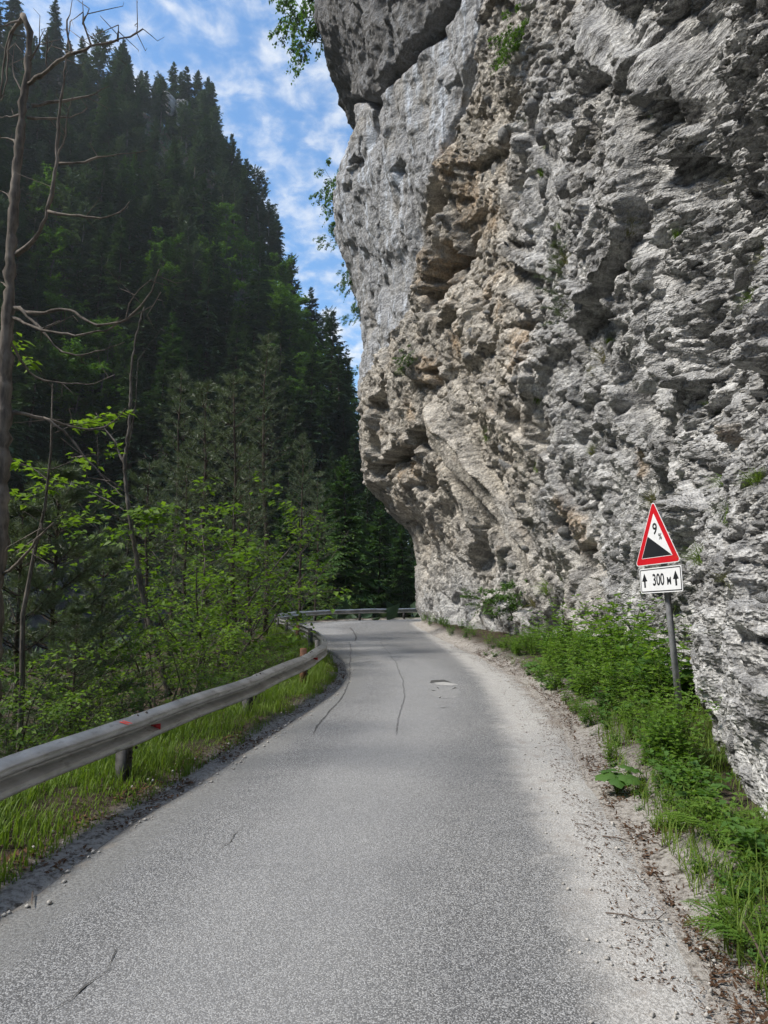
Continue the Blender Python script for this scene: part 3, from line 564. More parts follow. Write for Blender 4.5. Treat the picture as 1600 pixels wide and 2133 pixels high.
M['steel_mid'] = plain('weathered_post_steel', (0.085, 0.083, 0.08), 0.65, 0.4, 9, 0.3); M['reflector'] = plain('red_reflector', (0.45, 0.03, 0.035), 0.3, 0.1); M['redpaint'] = plain('red_spray_paint', (0.62, 0.05, 0.035), 0.55, 0.25, 30)
rail = thing('guard_rail', (0, 0, 0), 'grey steel crash barrier winding along the gorge side of the road', 'crash barrier')
SPL = [s_at(2.9), s_at(5.86), s_at(8.74), s_at(11.62)]
while SPL[-1] < rs[-1] - 4: SPL.append(SPL[-1] + 3.05)
SPL = [0.0] + SPL
for k in range(len(SPL) - 1):
    a, b = SPL[k], SPL[k + 1] + 0.16; ss = np.linspace(a, b, int((b - a) / 0.1) + 2)
    ofs = np.where(ss > b - 0.34, 0.012, 0.0) + 0.003 * vnoise(np.stack((ss * 2.1, ss * 0 + k, ss * 0), 1), 8); F_ = np.concatenate([rail_pt(ss, PROF[j, 0] + ofs, PROF[j, 1])[:, None] for j in range(len(PROF))], 1)
    Bk = np.concatenate([rail_pt(ss, PROF[j, 0] + ofs - 0.0035, PROF[j, 1])[:, None] for j in range(len(PROF))], 1)
    dent = 0.006 * vnoise(np.stack((ss * 1.3, ss * 0, ss * 0), 1), 3); F_[:, -4:, 2] += dent[:, None]; Bk[:, -4:, 2] += dent[:, None]
    n, m = len(ss), len(PROF); g = grid_faces(n, m); mb = MB(); mb.add(F_.reshape(-1, 3), g); mb.add(Bk.reshape(-1, 3), g[:, ::-1])
    per = np.r_[np.arange(m), np.arange(1, n) * m + m - 1, (n - 1) * m + np.arange(m - 2, -1, -1), np.arange(n - 2, 0, -1) * m]; q = len(per); i = np.arange(q)
    mb.add(np.concatenate((F_.reshape(-1, 3)[per], Bk.reshape(-1, 3)[per])), np.stack((i, i + q, (i + 1) % q + q, (i + 1) % q), 1))
    beam = mb.build('rail_beam', M['steel'], rail)
    if k == 0: continue
    sm_ = np.array([a - 0.008, a + 0.006]); SG = np.concatenate([rail_pt(sm_, PROF[j, 0] + 0.0075, PROF[j, 1] + (0.003 if j > 11 else 0))[:, None] for j in range(len(PROF))], 1); MB().add(SG.reshape(-1, 3), grid_faces(2, len(PROF))).build('seam', M['steel_dark'], beam)  # dark strip drawn over the lap for its shadowed, stained gap
    # bolts of the splice at the start of this beam
    for (ds, z, out) in ((0.05, .572, .018), (0.20, .572, .018), (0.06, .440, .012), (0.13, .440, .012), (0.20, .440, .012), (0.05, .318, .02)):
        c0 = rail_pt(a + ds, out, z)[0]; c1 = rail_pt(a + ds, out + 0.016, z + (0.012 if z > .55 else 0))[0]
        MB().add(*tube([c0, c1], [0.013, 0.011], 6)).build('bolt', M['steel_dark'], beam)
PM = [M['steel']] * 40; PM[4] = M['rust']
for k in range(1, len(SPL)):
    s = SPL[k] + 0.08; c = rail_pt(s, -0.10, 0)[0]; zb = float(terrain(np.array([[c[0]]]), np.array([[c[1]]]))[0, 0]) - 0.3
    tx, nx_ = RT[min(int(s / 0.1), len(RT) - 1)], RN[min(int(s / 0.1), len(RN) - 1)]; rz = math.atan2(tx[1], tx[0])
    topz = 0.47 if k < 4 else (0.66 if k in (4, 6) else 0.58)
    mb = MB()
    for off, sz in ((-0.045, (0.006, 0.10)), (0.045, (0.006, 0.10))): mb.add(*box((c[0] + tx[0] * off, c[1] + tx[1] * off, (zb + topz) / 2), (sz[0], sz[1], topz - zb), rz))
    mb.add(*box((c[0] - nx_[0] * 0.048, c[1] - nx_[1] * 0.048, (zb + topz) / 2 - 0.002), (0.084, 0.006, topz - zb), rz))
    post = mb.build('post', M['rust'] if k in (4, 7) else M['steel_mid'], rail)
    pc = rail_pt(s - 0.02, -0.035, 0)[0]; MB().add(*box((pc[0], pc[1], 0.36), (0.075, 0.006, 0.34), rz)).build('bracket', M['steel_mid'], post)
    for z in (0.225, 0.275): MB().add(*tube([rail_pt(s - 0.02, -0.034, z)[0], rail_pt(s - 0.02, -0.012, z)[0]], 0.014, 6)).build('bolt', M['steel_dark'], post)
for s0, col_ in ((SPL[2] + 0.30, 'reflector'), (SPL[4] + 0.34, 'reflector')):
    P_ = [rail_pt(s0, .02, .424)[0], rail_pt(s0 + .012, .104, .418)[0], rail_pt(s0 + .012, .104, .468)[0], rail_pt(s0, .02, .456)[0]]
    Q_ = [x + np.array((RT[60, 0], RT[60, 1], 0)) * 0.012 for x in P_]
    MB().add(np.array(P_ + Q_), [(0, 1, 2, 3), (7, 6, 5, 4), (0, 4, 5, 1), (1, 5, 6, 2), (2, 6, 7, 3), (3, 7, 4, 0)]).build('reflector', M['reflector'], rail)
def stroke(sa, fa, sb, fb, w):         # a brush stroke on the upper slope of the beam, f runs from its top edge down to the ridge
    def on(s, f): return rail_pt(s, lerp(f, [0, 1], [.010, .0935]) + 0.008, lerp(f, [0, 1], [.5795, .551]) + 0.006)[0]
    n = 5; tq = np.linspace(0, 1, n); A = [on(sa + (sb - sa) * q - w / 2, fa + (fb - fa) * q) for q in tq]; B = [on(sa + (sb - sa) * q + w / 2, fa + (fb - fa) * q) for q in tq]
    i = np.arange(n - 1); return np.array(A + B), np.stack((i, i + n, i + n + 1, i + 1), 1)
s0 = SPL[2]
for a in ((-.235, .1, -.215, .95, .014), (-.228, .15, -.175, .8, .010), (-.185, .1, -.165, .95, .014), (-.135, .05, -.115, .75, .011), (-.105, .05, -.085, .75, .011), (-.075, .05, -.055, .75, .011)):
    MB().add(*stroke(s0 + a[0], a[1], s0 + a[2], a[3], a[4])).build('paint_mark', M['redpaint'], rail)

# ------------------------------------------------------------------ the road sign
yaw = R(73); n_ = np.array((-math.sin(yaw), -math.cos(yaw), 0.0)); r_ = np.array((math.cos(yaw), -math.sin(yaw), 0.0)); lean = R(-2.6)
up_ = np.array((0, 0, 1.0)); rr_, uu_ = r_ * math.cos(lean) - up_ * math.sin(lean) * -1 * -1, up_ * math.cos(lean) + r_ * math.sin(lean)
rr_ = np.cross(uu_, n_); SO = np.array((3.10, 7.76, 1.935))        # middle of the triangle's lower edge
def sp(x, y, z=0.0): return SO + rr_ * x + uu_ * y + n_ * z
M['sign_white'] = plain('sign_white', (0.78, 0.79, 0.80), 0.45, 0.04); M['sign_red'] = plain('sign_red', (0.56, 0.012, 0.022), 0.4, 0.06); M['sign_black'] = plain('sign_black', (0.018, 0.02, 0.024), 0.45, 0.1)
M['pole'] = plain('painted_pole', (0.30, 0.305, 0.315), 0.5, 0.25, 8, 0.5, 0.5)
sign = thing('road_sign', (3.28, 7.82, 0), 'red and white triangular 9% gradient sign on a leaning grey pole among weeds', 'road sign')
so = np.array((3.28, 7.82, 0))
def rpoly(P, rad, n=5):                # rounded corners
    P = np.array(P, float); out = []
    for i in range(len(P)):
        a, b, c = P[i - 1], P[i], P[(i + 1) % len(P)]; u, w = unit(a - b), unit(c - b); ang = math.acos(np.clip(u @ w, -1, 1)); tl = rad / math.tan(ang / 2); cen = b + unit(u + w) * rad / math.sin(ang / 2)
        s, e = b + u * tl - cen, b + w * tl - cen
        for k in range(n):
            q = unit(s * (1 - k / (n - 1)) + e * k / (n - 1)) * rad; out.append(cen + q)
    return np.array(out)
def plate(P, z0, z1, name, mat, parent):
    n = len(P); v = np.array([sp(x, y, z1) for x, y in P] + [sp(x, y, z0) for x, y in P]) - so; c1 = v[:n].mean(0); v = np.r_[v, [c1]]; i = np.arange(n); j = (i + 1) % n
    mb = MB(); mb.add(v, np.stack((i, j, np.full(n, 2 * n)), 1)); mb.add(v, np.stack((i, i + n, j + n, j), 1)); return mb.build(name, mat, parent)
S_, Ht = 0.77, 0.745
def tri(k, rad):                       # inset triangle
    c = np.array((0, Ht / 3)); T_ = np.array([(-S_ / 2, 0), (S_ / 2, 0), (0, Ht)]); return rpoly(c + (T_ - c) * k, rad)
panel = plate(tri(1.0, .03), -.004, 0, 'warning_panel', M['sign_white'], sign)
plate(tri(0.965, .026), 0.0005, .0012, 'red_border', M['sign_red'], panel)
plate(tri(0.68, .006), 0.0015, .0022, 'white_field', M['sign_white'], panel)
Ti = np.array((0, Ht / 3)) + (np.array([(-S_ / 2, 0), (S_ / 2, 0), (0, Ht)]) - np.array((0, Ht / 3))) * 0.655
Lx = Ti[0] + (Ti[2] - Ti[0]) * 0.5
plate(np.array([Ti[0] , Ti[1], Lx]), 0.0025, .0032, 'slope_symbol', M['sign_black'], panel)
W2, H2, yo = 0.70, 0.285, -0.035
def rect(x0, x1, y0, y1, rad): return rpoly([(x0, y0), (x1, y0), (x1, y1), (x0, y1)], rad)
plq = plate(rect(-W2 / 2 + .03, W2 / 2 + .03, yo - H2, yo, .02), -.004, 0, 'distance_panel', M['sign_white'], sign)
plate(rect(-W2 / 2 + .042, W2 / 2 + .018, yo - H2 + .012, yo - .012, .014), 0.0005, .0012, 'black_border', M['sign_black'], plq)
plate(rect(-W2 / 2 + .054, W2 / 2 + .006, yo - H2 + .024, yo - .024, .010), 0.0015, .0022, 'white_field', M['sign_white'], plq)
for ax in (-.235, .285):
    yb = yo - H2 + .065; plate(np.array([(ax - .014, yb), (ax + .014, yb), (ax + .014, yb + .085), (ax + .046, yb + .075), (ax, yb + .165), (ax - .046, yb + .075), (ax - .014, yb + .085)]), 0.0025, .0032, 'arrow', M['sign_black'], plq)
def text(s, x, y, size, parent, sxx=1.0, bold=0.0):
    cu = bpy.data.curves.new('lettering', 'FONT'); cu.body = s; cu.size = size; cu.align_x = 'CENTER'; cu.extrude = 0.0005; cu.offset = bold; cu.materials.append(M['sign_black'])
    tmp = bpy.data.objects.new('lettering_source', cu); me_ = bpy.data.meshes.new_from_object(tmp); bpy.data.objects.remove(tmp); o = link('lettering', me_, parent); p = sp(x, y, 0.0032) - so; m = Matrix(((rr_[0] * sxx, uu_[0], n_[0], p[0]), (rr_[1] * sxx, uu_[1], n_[1], p[1]), (rr_[2] * sxx, uu_[2], n_[2], p[2]), (0, 0, 0, 1))); o.matrix_local = m
text('9', 0.005, 0.345, .18, panel, 0.9, .003); text('%', .085, .275, .10, panel, 0.85, .0012)
text('300', 0.0, yo - H2 + .085, .185, plq, .72, .003); text('M', .175, yo - H2 + .085, .115, plq, .8, .003)
pb, pt_ = np.array((3.345, 7.86, -0.15)), sp(0.03, 0.60, -0.048)
MB().add(*tube([pb - so, (pb + pt_) / 2 - so, pt_ - so], 0.036, 14)).build('pole', M['pole'], sign, True)
for y in (0.16, -0.17, 0.42):
    c0 = sp(0.03, y, -0.05) - so; MB().add(*tube([c0 - uu_ * .018, c0 + uu_ * .018], 0.042, 12)).build('clamp', M['steel'], sign)
# ------------------------------------------------------------------ trees
def sweep_branches(base, az, L, rise, droop, n=5):   # polylines of many branches at once: (nb, n, 3)
    tq = np.linspace(0, 1, n)[None, :, None]; d = np.stack((np.cos(az), np.sin(az), 0 * az), 1)[:, None]
    return base[:, None] + d * L[:, None, None] * tq + np.array((0, 0, 1.0)) * (rise[:, None, None] * tq + droop[:, None, None] * tq * tq) * L[:, None, None]
def conifer(name, h, rad, levels, clear, seed, mat, bmat, nb=7, twig=9, dens=1.0, shape=0.85, ragged=0.25, droop=-0.45, upt=0.2, wf=0.30):
    r = np.random.default_rng(seed); zt_ = np.linspace(0, 1, 10)
    bend = np.cumsum(r.normal(0, 0.004 * h, (10, 2)), 0); tr = np.c_[bend, zt_ * h]; rt = 0.011 * h * (1 - zt_) ** 0.8 + 0.012
    trunk = MB().add(*tube(tr, rt, 7)).mesh('trunk', bmat)
    z = np.repeat(clear + (0.985 - clear) * np.linspace(0, 1, levels) ** 0.92, nb) + r.normal(0, 0.008, levels * nb); z = np.clip(z, clear * 0.9, 0.99)
    keep = r.random(len(z)) < np.where(z < clear + 0.15, 0.6, 0.96); z = z[keep]; n = len(z); az = r.random(n) * 6.283
    rel = (1 - z) / (1 - clear); L = rad * h * (np.minimum(rel, 1) ** shape * (0.75 + 0.25 * np.minimum(1, (z - clear) / 0.12 + 0.3)) + 0.025) * (1 + ragged * r.normal(0, 1, n)).clip(0.35, 1.5)
    base = np.stack((np.interp(z, zt_, bend[:, 0]), np.interp(z, zt_, bend[:, 1]), z * h), 1)
    rise = lerp(z, [clear, 0.6, 1.0], [-0.05, 0.15, 0.9]) + r.normal(0, 0.1, n); P = sweep_branches(base, az, L, rise, np.full(n, droop) + upt * z, 6)
    mb = MB(); k = twig; tq = np.linspace(0.12, 1.0, k); pos = np.stack([np.stack([np.interp(tq, np.linspace(0, 1, 6), P[i, :, c]) for c in range(3)], 1) for i in range(n)])   # (n,k,3)
    fw = unit(P[:, -1] - P[:, 0])[:, None] + np.zeros((n, k, 3))
    for sgn in (-1, 1):
        a2 = az[:, None] + sgn * (0.85 + r.normal(0, 0.18, (n, k))); d = np.stack((np.cos(a2), np.sin(a2), -0.25 + r.normal(0, 0.16, (n, k)) + 0.3 * (z[:, None])), -1)
        ln = L[:, None] * 0.46 * (1.08 - tq[None] * 0.78) * (0.7 + 0.6 * r.random((n, k))); sel = (r.random((n, k)) < dens).ravel()
        nr = np.stack((r.normal(0, .35, (n, k)), r.normal(0, .35, (n, k)), np.ones((n, k))), -1)
        mb.add(*leaves(pos.reshape(-1, 3)[sel], d.reshape(-1, 3)[sel], nr.reshape(-1, 3)[sel], ln.ravel()[sel] + 0.01 * h, ((ln * wf) + 0.004 * h).ravel()[sel], 0.15, 0.12))
    ln = (L * 0.30 + 0.015 * h); mb.add(*leaves(P[:, -2], P[:, -1] - P[:, -2] + [0, 0, 0.001], np.stack((0 * L, 0 * L, 1 + 0 * L), 1), ln, ln * 0.45))
    mb.add(*leaves(P[:, 1], P[:, 4] - P[:, 1], np.stack((r.normal(0, .3, n), r.normal(0, .3, n), 1 + 0 * L), 1), L * 0.9, L * 0.13 + 0.003 * h))
    return [('trunk', trunk), ('crown', mb.mesh('crown', mat))]
def pine(name, h, rad, clear, seed, wh=16, nb=5, shoots=8, need=24, nl=0.10, bare=True, nw=0.005):   # young pine with whorls and needle brushes
    r = np.random.default_rng(seed); zt_ = np.linspace(0, 1, 12); bend = np.cumsum(r.normal(0, 0.006 * h, (12, 2)), 0); tr = np.c_[bend, zt_ * h]
    tm = MB().add(*tube(tr, 0.0085 * h * (1 - zt_) ** 0.9 + 0.008, 8)); cm_ = MB(); ps, ds = [], []
    for w in range(wh):
        z = clear + (0.97 - clear) * (w / (wh - 1)) ** 0.95; rel = (1 - z) / (1 - clear)
        for b in range(nb):
            az = 6.283 * (b + r.random() * 0.8) / nb; L = rad * h * (rel ** 0.65 * (0.8 if rel > 0.85 else 1.0) + 0.05) * (0.7 + 0.5 * r.random())
            p0 = np.array((np.interp(z, zt_, bend[:, 0]), np.interp(z, zt_, bend[:, 1]), z * h)); d = np.array((math.cos(az), math.sin(az), 0))
            tq = np.linspace(0, 1, 6)[:, None]; P = p0 + d * L * tq + np.array((0, 0, 1.0)) * L * ((0.12 + 0.5 * z) * tq + 0.22 * tq * tq * (z > 0.4)) + np.cumsum(r.normal(0, 0.02 * L, (6, 3)), 0)
            tm.add(*tube(P, np.linspace(0.006 * L + 0.006, 0.003, 6), 4, False))
            for s in range(shoots):
                q = 0.25 + 0.75 * (s / (shoots - 1)); pp = np.array([np.interp(q, tq[:, 0], P[:, c]) for c in range(3)]); a2 = az + (1 if s % 2 else -1) * (0.7 + 0.3 * r.random()) * (q < 0.98)
                dd = np.array((math.cos(a2), math.sin(a2), 0.35 + 0.3 * r.random())); sl_ = L * (0.30 * (1.15 - q)) + 0.05; e = pp + dd * sl_
                tm.add(*tube([pp, e], [0.004, 0.002], 3, False)); ps.append(np.linspace(0.3, 1, 3)[:, None] * (e - pp) + pp); ds.append(np.repeat(unit(dd)[None], 3, 0))
        if bare and w < 3:
            for b in range(3):
                az = r.random() * 6.283; L = rad * h * 0.5 * r.random() + 0.2; z2 = clear * (0.25 + 0.7 * r.random()); p0 = np.array((np.interp(z2, zt_, bend[:, 0]), np.interp(z2, zt_, bend[:, 1]), z2 * h))
                tm.add(*tube([p0, p0 + np.array((math.cos(az), math.sin(az), -0.1)) * L * 0.5, p0 + np.array((math.cos(az + .3), math.sin(az + .3), -0.3)) * L], [0.008, 0.005, 0.002], 4, False))
    ps, ds = np.concatenate(ps), np.concatenate(ds); n = len(ps); N_ = need // 3
    pp = np.repeat(ps, N_, 0); dd = np.repeat(ds, N_, 0); d2 = unit(dd * 0.75 + unit(r.normal(size=dd.shape)) * 0.75 + [0, 0, 0.12]); ll = nl * (0.7 + 0.6 * r.random(len(pp)))
    sd = unit(np.cross(d2, r.normal(size=d2.shape))) * nw; v = np.stack((pp - sd, pp + sd, pp + d2 * ll[:, None]), 1).reshape(-1, 3); cm_.add(v, np.arange(len(pp) * 3).reshape(-1, 3))
    return [('trunk', tm.mesh('trunk', M['bark_dark'])), ('crown', cm_.mesh('crown', M['pine']))]
def broad(name, h, spread, stems, seed, mat, bmat, nl=1800, ll=0.06, lean=0.35, clear=0.15, layered=0.7, sub=7, rad=0.012, twigs=6):
    r = np.random.default_rng(seed); tm = MB(); tp, td = [], []
    for s in range(stems):
        az = 6.283 * (s + r.random() * 0.7) / stems; hh = h * (0.65 + 0.35 * r.random()) if stems > 1 else h; off = spread * (lean + 0.4 * r.random()) if stems > 1 else spread * 0.15
        tq = np.linspace(0, 1, 8)[:, None]; P = np.array((math.cos(az), math.sin(az), 0)) * off * tq ** 1.3 + np.array((0, 0, hh)) * tq ** 0.9 + np.cumsum(r.normal(0, 0.018 * h, (8, 3)), 0) * tq
        tm.add(*tube(P, rad * h * (1 - 0.85 * tq[:, 0]) + 0.003, 6))
        for b in range(sub):
            q = clear + (1 - clear) * (b + r.random()) / sub; p0 = np.array([np.interp(q, tq[:, 0], P[:, c]) for c in range(3)]); a2 = r.random() * 6.283
            L = spread * (0.75 - 0.35 * q) * (0.6 + 0.6 * r.random()); d = np.array((math.cos(a2), math.sin(a2), 0.25 + 0.5 * q)); t5 = np.linspace(0, 1, 5)[:, None]
            Q = p0 + d * L * t5 - np.array((0, 0, 0.22)) * L * t5 ** 2 + np.cumsum(r.normal(0, 0.03 * L, (5, 3)), 0); tm.add(*tube(Q, np.linspace(rad * h * 0.35 * (1 - q * 0.6) + 0.002, 0.002, 5), 4, False))
            for w in range(twigs):
                u = 0.3 + 0.7 * (w + r.random()) / twigs; p1 = np.array([np.interp(u, t5[:, 0], Q[:, c]) for c in range(3)]); a3 = a2 + (1 if w % 2 else -1) * (0.5 + 0.5 * r.random())
                e = np.array((math.cos(a3), math.sin(a3), 0.1 + 0.25 * r.normal())) * L * (0.22 + 0.25 * r.random()); tm.add(*tube([p1, p1 + e], [0.003, 0.0015], 3, False)); tp.append((p1, e))
    per = max(2, nl // len(tp)); a = np.array([x[0] for x in tp]); e = np.array([x[1] for x in tp]); u = r.random((len(tp), per)); p = a[:, None] + e[:, None] * (0.1 + 0.95 * u[..., None])
    sd = np.where(np.arange(per) % 2, 1, -1)[None, :, None]; side = unit(np.stack((-e[:, 1], e[:, 0], 0 * e[:, 0]), 1))[:, None] * sd; d = unit(e)[:, None] * 0.6 + side * 0.8 + r.normal(0, 0.25, p.shape) - np.array((0, 0, 0.15))
    nr = np.stack((r.normal(0, 1 - layered + .15, p.shape[:2]), r.normal(0, 1 - layered + .15, p.shape[:2]), np.ones(p.shape[:2])), -1); p = p + r.normal(0, 0.02, p.shape) * ll / 0.06; n = p.shape[0] * per
    lsz = ll * (0.6 + 0.7 * r.random(n)); v, f = leaves(p.reshape(-1, 3), d.reshape(-1, 3), nr.reshape(-1, 3), lsz, lsz * 0.62, 0.12, 0.12)
    return [('trunk' if stems == 1 else 'stems', tm.mesh('stems', bmat)), ('crown', MB().add(v, f).mesh('crown', mat))]

FIR = [conifer('fir', 20, 0.155, 30, 0.10, 200 + k, M['fir'], M['bark_dark'], 8, 9, 0.92, 0.85, 0.28) for k in range(3)]
FIR += [conifer('fir', 20, 0.12, 26, 0.25, 210, M['fir'], M['bark_dark'], 7, 8, 0.85, 0.7, 0.4), conifer('fir', 20, 0.19, 26, 0.06, 211, M['spruce'], M['bark_dark'], 8, 10, 0.95, 0.9, 0.2)]
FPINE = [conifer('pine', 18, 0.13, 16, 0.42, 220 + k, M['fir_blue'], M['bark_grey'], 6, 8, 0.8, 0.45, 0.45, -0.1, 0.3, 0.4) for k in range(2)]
BEECH = [broad('beech', 10, 4.6, 1, 230 + k, M['beech'], M['bark_grey'], 5200, 0.34, 0.3, 0.18, 0.75, 26, 0.012, 7) for k in range(2)]
SPRUCE = [conifer('spruce', 10, 0.22, 26, 0.05, 240 + k, M['spruce'], M['bark_dark'], 8, 12, 0.95, 0.85, 0.2, -0.3, 0.2, 0.22) for k in range(2)]
PINE = [pine('pine', 7, 0.15, 0.34, 250, 14, 4, 7, 24, 0.12), pine('pine', 9, 0.12, 0.45, 251, 14, 4, 7, 24, 0.13), pine('pine', 4, 0.26, 0.12, 252, 11, 6, 9, 42, 0.11, False, 0.0035), pine('pine', 6, 0.17, 0.28, 253, 12, 4, 7, 24, 0.12)]
def ground_z(x, y): return float(terrain(np.array([[float(x)]]), np.array([[float(y)]]))[0, 0])

# the wooded mountainside: trees stand where sight lines of the photograph meet the slope
r = np.random.default_rng(11); SK = np.array([(a[0], a[1]) for a in RIDGE]); rows = []
ys = np.arange(40, 1180, 27); cand = []
for y in ys:
    for x in np.arange(-60, 900, 33 + 5 * (y < 400)): cand.append((x + r.normal(0, 13), y + r.normal(0, 12)))
cand = np.array(cand); top_y = np.interp(cand[:, 0], SK[:, 0], SK[:, 1]); cand = cand[cand[:, 1] > top_y + 30]
dx, dy, dzr = ray(cand[:, 0], cand[:, 1]); tt_ = np.linspace(44, 175, 132); TX, TY = dx[:, None] * tt_, dy[:, None] * tt_; TZ = CAMH + dzr[:, None] * tt_
hitm = terrain(TX, TY) > TZ; has = hitm.any(1) & ~hitm[:, 0]; ki = np.argmax(hitm, 1); spots = []
for i in np.where(has)[0]:
    x, y = TX[i, ki[i]], TY[i, ki[i]]
    if y < 42 or all((x - a) ** 2 + (y - b) ** 2 > (1.6 + 0.009 * y) ** 2 for a, b, _ in spots): spots.append((x, y, i))
for x in np.linspace(-100, 6, 96):      # the crest itself
    y = np.interp(x, _rx, _ry) + r.normal(0, 2); x += r.normal(0, 0.8); spots.append((x, y, -1))
SX, SY = np.array([a[0] for a in spots]), np.array([a[1] for a in spots]); SZ = terrain(SX[:, None], SY[:, None])[:, 0]
nfir = npin = nbe = 0
def vis_px(x, y, z):
    dep = y * cP + (z - CAMH) * sP; return 800 + FPX * x / dep, 1066.5 - FPX * ((z - CAMH) * cP - y * sP) / dep
BEZ = [(470, 520, 60), (510, 600, 75), (545, 680, 80), (585, 745, 70), (680, 850, 75), (640, 800, 60), (60, 560, 60), (150, 640, 60), (330, 560, 40), (90, 470, 40), (240, 760, 60), (150, 850, 70), (330, 900, 60)]
for (x, y, i), zs in zip(spots, SZ):
    z = zs - 0.4; px, py = vis_px(x, y, z + 6); s = 0.42 + 0.5 * r.random(); rz = r.random() * 6.28
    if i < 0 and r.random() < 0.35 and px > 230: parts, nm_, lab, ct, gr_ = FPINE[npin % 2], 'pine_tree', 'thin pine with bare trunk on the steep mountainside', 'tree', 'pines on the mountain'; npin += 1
    elif i < 0: parts, nm_, lab, ct, gr_, s = FIR[r.integers(0, 4)], 'fir_tree', 'dark fir tree standing on the skyline crest of the mountain', 'tree', 'firs on the mountain crest', 0.36 + 0.34 * r.random()
    elif any(math.hypot(px - a, py - b) < c for a, b, c in BEZ) and r.random() < 0.75: parts, nm_, lab, ct, gr_, s = BEECH[nbe % 2], 'beech_tree', 'lighter green leafy tree among the firs of the mountain', 'tree', 'broadleaf trees on the mountain', 0.6 + 0.5 * r.random(); nbe += 1
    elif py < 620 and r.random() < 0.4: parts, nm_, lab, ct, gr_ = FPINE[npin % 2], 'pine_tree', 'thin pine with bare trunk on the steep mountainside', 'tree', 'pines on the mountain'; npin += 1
    else:
        kf = r.integers(0, 5) if r.random() < 0.35 else r.integers(0, 4); zone = 'high on the mountainside below the crest' if py < 420 else ('midway up the steep wooded mountainside' if py < 760 else 'low on the slope where the mountain meets the gorge')
        parts, nm_, lab, ct, gr_ = FIR[kf], 'fir_tree', ('broad fresh green fir ' if kf == 4 else ('gappy narrow fir ' if kf == 3 else 'dark dense fir ')) + zone, 'tree', 'firs on the mountain'
    if nm_ == 'fir_tree': nfir += 1
    o = place(nm_, parts, (x, y, z), lab, ct, gr_, rz, s, (r.normal(0, .03), r.normal(0, .03)))
print('mountain trees', nfir, npin, nbe)
# low growth that covers the slope between the trees
r = np.random.default_rng(12); n = 26000; ux = r.uniform(-110, 30, n); uy = r.uniform(38, 150, n); uz = terrain(ux[:, None], uy[:, None])[:, 0]; d = unit(r.normal(size=(n, 3)) + [0, 0, 0.4]); L = r.uniform(0.5, 1.5, n)
k = uz > -6; tag(MB().add(*leaves(np.stack((ux, uy, uz), 1)[k], d[k], unit(r.normal(size=(n, 3)))[k], L[k], L[k] * 0.6)).build('undergrowth', M['fir']), 'dark low growth covering the slope under the mountain trees', kind='stuff')

# trees between the road and the mountain: (column, row of the top, distance, model, name, label, category)
def stand(name, parts, hm, px, ytop, Y, label, group=None, rz=None, cat='tree', tilt=(0, 0), zoff=-0.1):
    x = float(pt(px, 1228, Y)[0]); z0 = ground_z(x, Y) + zoff; zt2 = float(pt(px, ytop, Y)[2]); s = max(0.25, (zt2 - z0) / hm)
    return place(name, parts, (x, Y, z0), label, cat, group, rng.random() * 6.28 if rz is None else rz, s, tilt)
PG = 'young pines beyond the barrier'
for px, yt, Y, k, hm, lab in ((490, 780, 17.5, 0, 7, 'young pine with grey green needles right behind the barrier bend'), (556, 695, 25, 1, 9, 'tallest pine by the barrier with a thick bare trunk'), (366, 770, 23, 1, 9, 'slim pine standing behind the leaning birch'),
                              (432, 800, 22, 3, 6, 'bushy pine between the two tall pines and the slim one'), (622, 905, 36, 1, 9, 'grey green pine left of the bright spruce at the bend'), (655, 985, 40, 3, 6, 'small pine close behind the far barrier'), (300, 960, 15, 3, 6, 'short pine growing low behind the leaning birch'),
                              (110, 985, 9.5, 2, 4, 'long needled young pine at the edge behind the dead tree'), (38, 1060, 9.0, 2, 4, 'long needled young pine half hidden by the dead trunk'), (215, 1150, 10.5, 2, 4, 'low bushy pine in the dark hollow below the road'), (165, 1270, 8.0, 2, 4, 'small pine just behind the near barrier beam'), (525, 935, 20, 3, 6, 'pine with dense crown beside the tallest pine'), (395, 960, 18, 3, 6, 'pine in the thicket left of the bend')):
    stand('pine_tree', PINE[k], hm, px, yt, Y, lab, PG)
for px, yt, Y, k, lab in ((722, 948, 46, 0, 'bright conical spruce rising behind the far barrier'), (790, 1040, 50, 1, 'spruce next to the overhanging cliff corner'), (845, 1090, 49, 0, 'short spruce under the cliff overhang'), (676, 1010, 52, 1, 'dim spruce behind the bright conical one'),
                          (757, 1080, 55, 0, 'small spruce between the bright spruce and the cliff'), (820, 1120, 58, 1, 'dim spruce in the gap under the overhang'), (590, 1030, 46, 0, 'shaded spruce behind the barrier bend'), (880, 1130, 54, 1, 'spruce partly hidden by the cliff corner')):
    stand('spruce_tree', SPRUCE[k], 10, px, yt, Y, lab, 'spruces behind the bend')
for i, (px, yt, Y) in enumerate(((540, 960, 56), (700, 960, 62), (640, 930, 60), (770, 1000, 64), (830, 1040, 66), (880, 1060, 62), (930, 1080, 60), (480, 1000, 50), (740, 900, 68), (600, 880, 66), (800, 1090, 60), (860, 1110, 56))):
    stand('fir_tree', FIR[i % 4], 20, px, yt, Y, 'dark fir filling the shaded valley floor behind the bend', 'firs behind the bend')

